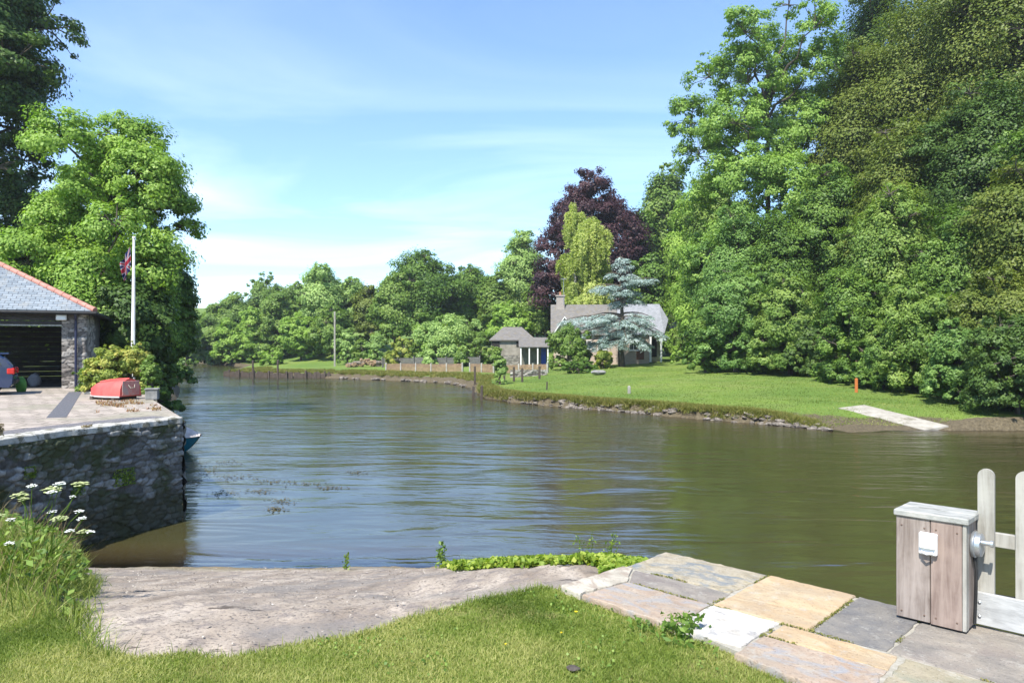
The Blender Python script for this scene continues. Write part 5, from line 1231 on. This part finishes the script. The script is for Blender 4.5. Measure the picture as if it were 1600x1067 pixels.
# trestle blocks holding it
for k, q in enumerate((.35, 1.5)):
    m = MB(); m.box(-.5, .5, -.06, .06, 0, .09, bev=.01); o = m.build('timber_block', dark_wood); v_ = Matrix.Rotation(R(159), 4, 'Z') @ Vector((q*.74, 0, 0)); o.scale = (.8, 1, 1); o.location = (x0+v_.x, y0+v_.y, QZ+.001); o.rotation_euler = (0, 0, R(159+90))
    tag(o, ['dark timber under the transom end of the red dinghy', 'dark timber under the bow end of the red dinghy'][k], 'timber')
xb, yb, _ = atz(238, 624, QZ)
m = MB(); m.box(-.17, .17, -.17, .17, 0, .28, bev=.02); m.box(-.19, .19, -.19, .19, .281, .33, bev=.015); o = m.build('stone_bollard', M_noise('bollard stone', [(.13, .13, .12), (.3, .29, .27)], 4, .85, .5, .02)); o.location = (xb, yb, QZ); o.rotation_euler = (0, 0, .3); tag(o, 'square grey stone block at the quay edge right of the dinghy', 'bollard')
m = MB(); p0 = atz(130, 616, QZ); p1 = atz(222, 617, QZ); m.box(0, p1[0]-p0[0], 0, .14, 0, .09, bev=.02); o = m.build('low_kerb', M_noise('kerb', [(.3, .28, .24), (.42, .4, .35)], 4, .85)); o.location = (p0[0], p0[1], QZ-.01); tag(o, 'low stone kerb behind the dinghy in front of the shrubs', 'kerb')
fD = 26.2; fx = at(208, fD); fz = QZ; ftop = zat(373, fD)
fp = empty('flagpole', (fx, fD, fz), 0, 'white flagpole rising from the quay shrubs', 'flagpole')
m = MB(); m.tube([(0, 0, 0), (.0, 0, 1.8), (.03, 0, ftop-fz)], [.085, .065, .04], 12); m.build('pole', whitep, fp, True)
m = MB(); m.lathe([(.05, 0), (.065, .03), (.05, .07), (.0, .08)], 12, Matrix.Translation((.03, 0, ftop-fz))); m.build('finial', whitep, fp, True)
m = MB(); m.tube([(.06, -.03, .8), (.09, -.05, 3), (.06, -.03, ftop-fz-.05)], .006, 5); m.build('halyard', whitep, fp)
# limp union flag
nu, nv = 60, 34; V = []; cols = []; 
t = NT('flag cloth'); at_ = t.n('ShaderNodeAttribute', attribute_name='Col'); t.pbsdf(at_.outputs['Color'], .8); fm = t.m
fl_ = empty('union_flag', (fx-.06, fD-.03, ftop-.28), 0, 'limp red white and blue union flag hanging from the pole', 'flag')
U_, V_ = np.meshgrid(np.linspace(0, 1, nu), np.linspace(0, 1, nv), indexing='ij')
fold = np.sin(U_*9+V_*2)*.07*np.clip(U_*3, 0, 1)+np.sin(U_*17+V_*3)*.03
Xf = -U_*.36*(1-.35*(1-V_))-.02; Yf = fold; Zf = -(1-V_)*.80*(1-.25*U_)-U_*.62
vv = np.stack([Xf, Yf, Zf], 2).reshape(-1, 3); fc = grid_faces(nu, nv)
uc = (U_.ravel()[fc].mean(1)-.5)*2; vc = (V_.ravel()[fc].mean(1)-.5)
blue_c = (.01, .015, .08); white_c = (.36, .34, .36); red_c = (.30, .015, .03)
cc = np.tile(np.array(blue_c), (len(fc), 1))
d1 = abs(vc-uc*.5)/1.118; d2 = abs(vc+uc*.5)/1.118
cc[(d1 < .1) | (d2 < .1)] = white_c; cc[(d1 < .035) | (d2 < .035)] = red_c
cc[(abs(uc) < .167) | (abs(vc) < .167)] = white_c; cc[(abs(uc) < .1) | (abs(vc) < .1)] = red_c
me = np_mesh('cloth', vv, fc, fm, None, True); ca = me.attributes.new('Col', 'FLOAT_COLOR', 'FACE'); ca.data.foreach_set('color', np.concatenate([cc, np.ones((len(cc), 1))], 1).astype('f').ravel()); link('cloth', me, fl_)
# teal boat moored beyond the quay corner
bt = empty('moored_boat', (-11.2, 26.6, 0), R(176), 'teal rowing boat with a pale cover moored beyond the quay corner', 'boat')
teal = M_noise('teal paint', [(.0, .13, .19), (.01, .18, .24)], 3, .35, .1, .01)
bm = bmesh.new(); secs = []; LB = 3.2; ns = 16
for i in range(ns+1):
    q = i/ns; w = .62*math.sin(min(1, q*1.75+.06)*math.pi/2)*(1-.12*max(0, q-.6)); sheer = .42+.16*(1-q)**2; keel = -.18+.18*max(0, 1-q*5)
    ring = [bm.verts.new((q*LB+(1-u)*.55*max(0, 1-q*3), s_*w*(1-(1-u)**2.2), keel+(sheer-keel)*u**1.3)) for s_, us_ in ((-1, (1, .75, .5, .25, .08)), (1, (0, .08, .25, .5, .75, 1))) for u in us_]
    secs.append(ring)
for a, b in zip(secs[:-1], secs[1:]):
    for k in range(len(a)-1): bm.faces.new((a[k], a[k+1], b[k+1], b[k]))
bm.faces.new(secs[-1]); bmesh.ops.recalc_face_normals(bm, faces=bm.faces); me = bpy.data.meshes.new('hull'); bm.to_mesh(me); bm.free(); me.materials.append(teal); me.polygons.foreach_set('use_smooth', [True]*len(me.polygons)); link('hull', me, bt)
cov = M_noise('pale tarpaulin', [(.5, .42, .38), (.66, .6, .55)], 5, .7, .3, .03)
V = []; nq, nk = 17, 9
for i in range(nq):
    q = i/(nq-1); w = .66*math.sin(min(1, q*1.75+.06)*math.pi/2)*(1-.12*max(0, q-.6)); sheer = .44+.16*(1-q)**2
    for k in range(nk):
        s_ = k/(nk-1)*2-1; V.append((q*LB, s_*w, sheer+(1-s_*s_)*.55*min(1, q*3.2)+(0.02 if abs(s_) < 1 else -.05)))
me = np_mesh('cover', np.array(V), grid_faces(nq, nk), cov, None, True); link('cover', me, bt)
m = MB()
for s_ in (-1, 1): m.tube([(q*LB, s_*(.665*math.sin(min(1, q*1.75+.06)*math.pi/2)*(1-.12*max(0, q-.6))), .40+.16*(1-q)**2) for q in np.linspace(0, 1, 14)], .028, 6)
m.build('gunwale', M_noise('worn white strake', [(.5, .45, .42), (.68, .64, .6)], 6, .6), bt, True)

# ------------------------------------------------------------------ near vegetation
def clump_plant(name, label, pts, kind, leaf, rng, cat, aspect=.6, stems=None, kindstuff=None, group=None):
    Nn = rdir(rng, len(pts)); Nn[:, 2] += .9; V, Fq = leaves(pts, Nn, leaf, rng, aspect); me = np_mesh(name, V, Fq, leafy[kind], rng.uniform(0, 1, len(pts)))
    o = link(name, me); tag(o, label, cat, group, kindstuff); return o
# low creeping greenery along the slipway's river edge
rng = rs(401); n = 15000; q = rng.uniform(0, 1, n)
y = 5.7+q*5.4; xr_ = xe(RE, y); wid_ = .25+.80*np.sin(np.clip(q, 0, 1)*2.9)*(.6+.8*fbm(y*1.3, y*0, 5)); x = xr_+.08-rng.uniform(0, 1, n)**1.2*wid_
keep = fbm(x*3, y*3, 14) > .40; x, y = x[keep], y[keep]
pts = np.stack([x, y, zslip(x, y)+.02+rng.uniform(0, .09, len(x))*(.4+fbm(x*3, y*3, 8))], 1)
clump_plant('creeping_plants', 'low creeping green leaves along the river edge of the slipway', pts, 'weed', .055, rng, 'ground cover', .75, kindstuff='stuff')
def weed(name, label, px, py, h, seed, kind='weed', n=90, w=.05, leaf=.045, xyz=None, cat='weed'):
    rng = rs(seed)
    if xyz is None:
        ys_ = np.arange(5, 12.9, .01); yy = 540+(EYE-zs(ys_))/ys_*F; i = int(np.argmin(abs(yy-py))); y = ys_[i]; xyz = ((px-800)/F*y, y, float(zs(y)))
    root = empty(name, xyz, 0, label, cat); m = MB(); P = []
    for k in range(3):
        a = rng.uniform(0, 6.28); l = rng.uniform(.3, 1)*w; tip = (math.cos(a)*l, math.sin(a)*l, h*rng.uniform(.7, 1)); limb(m, (0, 0, -.02), tip, .006, .002, rng, 5, .0)
        for j in range(n//3):
            q = rng.uniform(.12, 1); P.append((tip[0]*q+rng.normal(0, w*.45*(1.1-q*.8)), tip[1]*q+rng.normal(0, w*.45*(1.1-q*.8)), tip[2]*q))
    m.build('stem', leafy['weed'], root); P = np.array(P); Nn = rdir(rng, len(P)); Nn[:, 2] += .4; V, Fq = leaves(P, Nn, leaf, rng, .45); link('leaves', np_mesh('leaves', V, Fq, leafy[kind], rng.uniform(0, .8, len(P))), root); return root
weed('tall_weed', 'tall single leafy weed at the slipway edge near the middle', 693, 889, .50, 1, 'mid', 130, .11, .06, (at(693, 9.9), 9.9, float(zs(9.9))))
weed('small_weed', 'short leafy weed at the top of the slipway edge left of centre', 541, 889, .28, 2, 'weed', 70, .07, .055, (at(541, 11.8), 11.8, .22))
weed('branching_weed', 'thin branching weed rising above the creeping leaves, left one', 915, 868, .42, 3, 'weed', 60, .14, .035, (at(918, 7.6), 7.6, float(zs(7.6))+.2))
weed('branching_weed', 'thin branching weed rising above the creeping leaves, right one', 945, 868, .34, 4, 'weed', 60, .12, .035, (at(950, 7.2), 7.2, float(zs(7.2))+.22))
weed('dock_weed', 'dark green broad leaved weed growing against the white slab', 1090, 1010, .13, 5, 'mid', 170, .22, .045, (*ab(1.02, 1.36), 2.15))
weed('dock_weed', 'low weed at the lawn edge left of the white slab', 1060, 1000, .08, 6, 'mid', 120, .2, .04, (*ab(.80, 1.33), 2.15))
# straw patch at slip edge
rng = rs(61); n = 900; y = rng.uniform(9.2, 11.6, n); x = xe(RE, y)-rng.uniform(-.03, .35, n); V, Fs, tn = blades(n, np.stack([x, y, zslip(x, y)], 1), .04, .12, .006, rng, 1.5)
stuff('dry_grass', 'dry straw coloured grass at the lower slipway edge', np_mesh('dry_grass', V, Fs, leafy['straw'], tn), 'grass')
# tall rough grass on the left bank
rng = rs(62); n = 15000; y = rng.uniform(4.3, 9.5, n)*1.0; u = .12+rng.beta(1.1, 1.5, n)*3.6; x = xe(LE, y)-u; z = bank_z(u, y)
k = fbm(x*1.4, y*1.4, 90) > .30; x, y, z = x[k], y[k], z[k]
V, Fs, tn = blades(len(x), np.stack([x, y, z-.03], 1), .10, .34, .009, rng, .9, seg=3, tint=np.clip(rng.normal(.4, .25, len(x)), 0, 1))
stuff('tall_grass', 'tall unmown green grass on the left bank of the slipway', np_mesh('tall_grass', V, Fs, leafy['grass'], tn), 'grass')
n = 900; y = rng.uniform(4.4, 10.5, n); u = .1+rng.beta(1, 1.3, n)*3.2; x = xe(LE, y)-u; z = bank_z(u, y)
V, Fs, tn = blades(n, np.stack([x, y, z-.03], 1), .25, .62, .006, rng, 1.1, seg=3)
stuff('dry_stems', 'dry straw stems standing among the tall grass on the left', np_mesh('dry_stems', V, Fs, leafy['straw'], tn), 'grass')
# broad weeds low on the left bank
n = 2600; y = rng.uniform(4.6, 11.8, n); u = rng.beta(1, 1.5, n)*3.2; x = xe(LE, y)-u; z = bank_z(u, y)+rng.uniform(0, .32, n)
k = fbm(x*1.8, y*1.8, 33) > .45
clump_plant('bank_weeds', 'tangle of leafy weeds on the left bank below the quay wall', np.stack([x, y, z], 1)[k], 'mid', .08, rng, 'weeds', .5, kindstuff='stuff')
n = 3400; q = rng.uniform(0, 1, n); y = 3.85+q*4.6; x = xe(LE, y)+rng.normal(-.02, .07, n); k = fbm(x*5, y*5, 66) > .40; x, y = x[k], y[k]
V, Fs, tn = blades(len(x), np.stack([x, y, np.maximum(zs(y), 0)-.01], 1), .04, .20, .007, rng, 1.3, tint=np.clip(rng.normal(.4, .28, len(x)), 0, 1))
stuff('edge_grass', 'ragged grass creeping over the left edge of the slipway', np_mesh('edge_grass', V, Fs, leafy['grass'], tn), 'grass')
# clover patches in the near lawn
n = 4200; x = rng.uniform(-2.8, 2.2, n); y = rng.uniform(3.2, 5.1, n); k = (sdist(x, y, LAWN) > .04) & (fbm(x*2.4, y*2.4, 88) > .56); x, y = x[k], y[k]
clump_plant('clover', 'patches of dark round clover leaves in the near lawn', np.stack([x, y, 2.172+rng.uniform(0, .018, len(x))], 1), 'mid', .017, rng, 'clover', .9, kindstuff='stuff')
# moss and tiny weeds in the paving joints
J = [((.845, 0), (.86, .8)), ((0, .535), (.85, .52)), ((.24, .807), (1.3, .803)), ((1.44, 0), (1.47, .78)), ((1.3, .79), (1.96, .79)), ((.88, .81), (.89, 1.27)), ((1.31, .8), (1.31, 1.3)), ((1.85, 0), (1.875, .78)), ((1.315, 1.027), (1.95, 1.007)), ((1.957, .8), (1.975, 1.5)), ((1.88, .797), (2.7, .81)), ((.2, .8), (.17, 1.2)), ((.09, .54), (.23, .8))]
pp = []
for (a0, b0), (a1, b1) in J:
    L_ = math.hypot(a1-a0, b1-b0); nj = int(L_*420)
    for _ in range(nj):
        q = rng.uniform(); a_, b_ = a0+(a1-a0)*q, b0+(b1-b0)*q
        if vnoise(np.array([a_*7+b_*3]), np.array([b_*7]), 4)[0] > .55: X_, Y_ = ab(a_+rng.normal(0, .006), b_+rng.normal(0, .006)); pp.append((X_, Y_, 2.200+rng.uniform(0, .008)))
clump_plant('joint_moss', 'moss and tiny weeds growing in the joints of the paving', np.array(pp), 'bankgrass', .011, rng, 'moss', .8, kindstuff='stuff')
# umbellifers
umb_w = M_noise('umbel white', [(.7, .72, .64), (.8, .8, .74)], 30, .8, .1, .004); umb_g = M_noise('umbel green', [(.30, .36, .14), (.46, .48, .24)], 30, .8, .1, .004)
def umbel_plant(label, xyz, heads, seed):
    rng = rs(seed); root = empty('umbel_plant', xyz, 0, label, 'wildflower', 'white umbel plants on the left bank'); m = MB(); base = Vector((0, 0, -.03)); hub = Vector((.02, 0, .40))
    m.tube([base, (.01, 0, .2), hub], [.010, .008, .006], 6)
    for (hx_, hy_, hz_, r_, w_) in heads:
        tip = Vector((hx_, hy_, hz_)); s0_ = base+(hub-base)*rng.uniform(.45, 1); limb(m, s0_, tip-Vector((0, 0, r_*.7)), .005, .003, rng, 4, .04)
        hm = MB()
        for k in range(16):
            a = k*2.4; rr_ = r_*math.sqrt((k+.5)/16); c = tip+Vector((math.cos(a)*rr_, math.sin(a)*rr_, -rr_*rr_/r_*.35+rng.normal(0, .003)))
            m.tube([tip-Vector((0, 0, r_*.7)), c], .0015, 3, False)
            for j in range(6):
                o_ = rng.normal(0, .3, 3)*r_*.26; s_ = r_*.10
                hm.box(c.x+o_[0]-s_, c.x+o_[0]+s_, c.y+o_[1]-s_, c.y+o_[1]+s_, c.z+o_[2]*.3-s_*.3, c.z+o_[2]*.3+s_*.3, bev=s_*.25)
        hm.build('flower_head', umb_w if w_ else umb_g, root)
    m.build('stem', leafy['weed'], root)
    P = rng.normal(0, .09, (60, 3))+np.array([0, 0, .22]); P[:, 2] = np.abs(P[:, 2]); Nn = rdir(rng, 60); Nn[:, 2] += .5; V, Fq = leaves(P, Nn, .07, rng, .4); link('leaves', np_mesh('leaves', V, Fq, leafy['mid'], rng.uniform(0, 1, 60)), root)
def umb_at(pxb, pyb, D, heads, label, seed):
    b = Vector((at(pxb, D), D, zat(pyb, D))); hs = []
    for (px, py, r_, w_) in heads: hs.append((at(px, D)-b.x, random.Random(px).uniform(-.12, .12), zat(py, D)-b.z, r_/F*D, w_))
    umbel_plant(label, tuple(b), hs, seed)
umb_at(48, 925, 5.9, [(50, 757, 8, 1), (70, 765, 15, 0), (98, 752, 9, 1), (115, 756, 13, 0), (90, 764, 8, 1), (30, 770, 13, 0), (45, 775, 8, 0), (70, 802, 7, 1)], 'tallest white and green umbel plant on the left bank', 71)
umb_at(70, 935, 5.6, [(98, 805, 13, 0), (118, 799, 7, 1), (126, 809, 7, 1), (117, 824, 7, 1), (130, 828, 10, 0), (141, 829, 7, 1), (127, 770, 5, 1)], 'umbel plant leaning right over the slipway', 72)
umb_at(22, 925, 5.8, [(31, 840, 7, 1), (8, 800, 9, 0), (2, 815, 7, 1)], 'shorter umbel plant at the left edge of the picture', 73)
# plants rooted in the quay wall
rng = rs(81)
for k, (px, py, D, r_, kd, lb) in enumerate(((72, 738, 12.9, .22, 'weed', 'bright fern tuft on the quay wall, left one'), (196, 745, 14.8, .38, 'weed', 'green creeper patch in the middle of the quay wall'), (130, 765, 13.9, .25, 'mid', 'dark weed tuft low on the quay wall'), (30, 672, 12.3, .22, 'straw', 'dry grass tuft on the coping, left one'), (122, 672, 14.1, .2, 'straw', 'dry grass tuft hanging over the coping'))):
    nP = int(520*r_/.25); P = np.clip(rng.normal(0, 1, (nP, 3)), -1.3, 1.3)*np.array([.2, .42, .38])*r_*.85
    P[:, 0] = np.abs(P[:, 0])
    xw = np.interp(D, [p[1] for p in QP], [p[0] for p in QP])
    Pw = P+np.array([xw+.07, D, zat(py, D)])
    xw2 = np.interp(Pw[:, 1], [p[1] for p in QP], [p[0] for p in QP]); Pw[:, 0] = xw2+.04+np.abs(P[:, 0])
    clump_plant('wall_fern', lb, Pw, kd, .05, rng, 'fern', .35)
# reddish weeds on the quay
n = 2600; px = rng.uniform(150, 252, n); py = rng.uniform(626, 645, n); D_ = (EYE-QZ)*F/(py-540); x = (px-800)/F*D_
k = (sdist(x, D_, QS) > .1) & (fbm(x*2.2, D_*2.2, 7) > .50)
V, Fs, tn = blades(k.sum(), np.stack([x[k], D_[k], np.full(k.sum(), QZ)], 1), .02, .10, .02, rng, 1.2)
stuff('quay_weeds', 'reddish low weeds growing on the quay in front of the dinghy', np_mesh('quay_weeds', V, Fs, leafy['rust'], tn), 'weeds')
# floating weed on the water
n = 900; cl = [(355, 722, 26, 4), (365, 745, 34, 5), (430, 752, 30, 3), (480, 756, 40, 3), (520, 762, 26, 2), (560, 737, 24, 3), (410, 768, 30, 3), (440, 782, 24, 3), (432, 795, 16, 3), (325, 735, 20, 8), (305, 752, 15, 6), (350, 770, 22, 4), (560, 622, 26, 1.2)]
P = []
for cxp, cyp, sx, sy in cl:
    for _ in range(70): P.append(atz(cxp+rng.normal(0, sx*.5), cyp+rng.normal(0, sy*.6), .012))
P = np.array(P); P[:, 2] += rng.uniform(-.004, .012, len(P)); Nn = rdir(rng, len(P))*.12; Nn[:, 2] += 1
V, Fq = leaves(P, Nn, .075, rng, .45, .7); o = link('floating_weed', np_mesh('floating_weed', V, Fq, M_noise('brown weed', [(.05, .045, .02), (.13, .11, .05)], 4, .8), None)); tag(o, 'brown weed floating in strings on the water', 'floating weed', None, 'stuff')
# pebbles and bits on the slipway, dandelions on the lawn
n = 1500; y = rng.uniform(3.9, 12.4, n); u = rng.uniform(.02, .97, n); x = xe(LE, y)+(xe(RE, y)-xe(LE, y))*u; k = (sdist(x, y, LAWN) < -.05); x, y = x[k], y[k]
P = np.stack([x, y, zslip(x, y)+.012], 1); Nn = rdir(rng, len(P))*.5; Nn[:, 2] += 1; V, Fq = leaves(P, Nn, .022, rng, .7, .7)
o = link('gravel_bits', np_mesh('gravel_bits', V, Fq, M_noise('bits', [(.05, .04, .03), (.2, .17, .14), (.5, .46, .4)], 40, .9), None)); tag(o, 'loose stones and debris scattered on the slipway', 'debris', None, 'stuff')
yel = M_noise('dandelion yellow', [(.7, .5, .01), (.8, .6, .03)], 30, .7)
for k, (px, py, lb) in enumerate(((900, 959, 'yellow dandelion beside the paving'), (877, 992, 'small yellow dandelion left of the bigger one'), (790, 1010, 'tiny yellow dandelion in the middle of the lawn'))):
    p = atz(px, py, 2.185); root = empty('dandelion', p, 0, lb, 'flower'); m = MB(); m.tube([(0, 0, -.03), (0, 0, .012)], .0015, 5); m.build('stem', leafy['weed'], root)
    m = MB(); r_ = .013 if k == 0 else .008
    for j in range(14): a = j*.449; m.add([(0, 0, .012), (math.cos(a-.2)*r_*.6, math.sin(a-.2)*r_*.6, .016), (math.cos(a)*r_, math.sin(a)*r_, .018), (math.cos(a+.2)*r_*.6, math.sin(a+.2)*r_*.6, .016)], [(0, 1, 2, 3)])
    m.lathe([(r_*.4, .012), (r_*.45, .017), (.001, .02)], 8); m.build('flower_head', yel, root)
p = atz(896, 1055, 2.14); bm = bmesh.new(); bmesh.ops.create_icosphere(bm, subdivisions=2, radius=.03)
for v_ in bm.verts: v_.co.z *= .35; v_.co *= .8+.4*float(vnoise(np.array([v_.co.x*60+9]), np.array([v_.co.y*60]), 2)[0])
me = bpy.data.meshes.new('drain_stone'); bm.to_mesh(me); bm.free(); me.materials.append(M_noise('dark stone', [(.05, .04, .035), (.1, .085, .07)], 30, .9)); o = link('lawn_stone', me); o.location = (p[0], p[1], 2.178); o.scale = (1.2, 1, 1); tag(o, 'small dark stone sunk in the near lawn', 'stone')

t = NT('haze'); pv_ = t.n('ShaderNodeVolumePrincipled'); pv_.inputs['Color'].default_value = (.86, .93, 1, 1); pv_.inputs['Density'].default_value = .00028; pv_.inputs['Anisotropy'].default_value = .2
t.l(pv_.outputs[0], t.out.inputs['Volume'])
m = MB(); m.box(-460, 460, -60, 460, -4, 130); hz_ = m.build('haze', t.m); tag(hz_, kind='stuff')
# ------------------------------------------------------------------ camera, light, sky
cam = bpy.data.cameras.new('camera'); co_ = bpy.data.objects.new('camera', cam); C.objects.link(co_); sc.camera = co_
co_.location = (0, 0, EYE); co_.rotation_euler = (R(90), 0, 0); cam.sensor_width = 36; cam.lens = 36*F/1600; cam.shift_y = 6.5/1600; cam.clip_end = 2000; cam.clip_start = .05
AZ, EL = 29, 54      # sun behind the viewer, to the left
S = Vector((-math.sin(R(AZ))*math.cos(R(EL)), -math.cos(R(AZ))*math.cos(R(EL)), math.sin(R(EL))))
sun = bpy.data.lights.new('sun', 'SUN'); sun.energy = 4.6; sun.angle = R(.5); sun.color = (1, .96, .88)
so = bpy.data.objects.new('sun', sun); C.objects.link(so); so.rotation_euler = S.to_track_quat('Z', 'Y').to_euler()
w = bpy.data.worlds.new('World'); sc.world = w; w.use_nodes = True; nt = w.node_tree; nt.nodes.clear()
out = nt.nodes.new('ShaderNodeOutputWorld'); bg = nt.nodes.new('ShaderNodeBackground'); sky = nt.nodes.new('ShaderNodeTexSky')
sky.sky_type = 'NISHITA'; sky.sun_disc = False; sky.sun_elevation = R(EL); sky.sun_rotation = math.atan2(S.x, S.y); sky.air_density = 1.0; sky.dust_density = .25; sky.ozone_density = 2.0
tc = nt.nodes.new('ShaderNodeTexCoord'); sep = nt.nodes.new('ShaderNodeSeparateXYZ'); nt.links.new(tc.outputs['Generated'], sep.inputs[0])
def wm(op, a, b=0.0, clamp=False):
    n_ = nt.nodes.new('ShaderNodeMath'); n_.operation = op; n_.use_clamp = clamp
    for s_, v_ in ((n_.inputs[0], a), (n_.inputs[1], b)):
        if hasattr(v_, 'links'): nt.links.new(v_, s_)
        else: s_.default_value = v_
    return n_.outputs[0]
zz = wm('ADD', wm('MAXIMUM', sep.outputs['Z'], 0.0), .12)
cmb = nt.nodes.new('ShaderNodeCombineXYZ'); nt.links.new(wm('DIVIDE', sep.outputs['X'], zz), cmb.inputs[0]); nt.links.new(wm('MULTIPLY', wm('DIVIDE', sep.outputs['Y'], zz), 1.9), cmb.inputs[1])
n1 = nt.nodes.new('ShaderNodeTexNoise'); n1.inputs['Scale'].default_value = .55; n1.inputs['Detail'].default_value = 7; n1.inputs['Roughness'].default_value = .55; n1.inputs['Distortion'].default_value = .9; nt.links.new(cmb.outputs[0], n1.inputs['Vector'])
rp = nt.nodes.new('ShaderNodeValToRGB'); rp.color_ramp.elements[0].position = .44; rp.color_ramp.elements[1].position = .86; nt.links.new(n1.outputs['Fac'], rp.inputs[0])
low = wm('SUBTRACT', 1.0, wm('MULTIPLY', sep.outputs['Z'], 2.6), True)
cf = wm('MULTIPLY', rp.outputs[0], wm('ADD', wm('MULTIPLY', low, .42), .12))
mixn = nt.nodes.new('ShaderNodeMix'); mixn.data_type = 'RGBA'; nt.links.new(cf, mixn.inputs[0]); tn = nt.nodes.new('ShaderNodeMix'); tn.data_type = 'RGBA'; tn.blend_type = 'MULTIPLY'; tn.inputs[0].default_value = 1; nt.links.new(sky.outputs[0], tn.inputs[6]); tn.inputs[7].default_value = (.84, .97, 1.12, 1); nt.links.new(tn.outputs[2], mixn.inputs[6]); mixn.inputs[7].default_value = (9.5, 10.2, 10.6, 1)
nt.links.new(mixn.outputs[2], bg.inputs['Color']); bg.inputs['Strength'].default_value = .13; nt.links.new(bg.outputs[0], out.inputs['Surface'])
sc.view_settings.view_transform = 'Standard'; sc.view_settings.look = 'None'; sc.view_settings.exposure = .98; sc.view_settings.gamma = 1
cy = sc.cycles; cy.max_bounces = 6; cy.diffuse_bounces = 3; cy.glossy_bounces = 3; cy.transmission_bounces = 4; cy.transparent_max_bounces = 8; cy.use_denoising = True
cy.caustics_reflective = False; cy.caustics_refractive = False
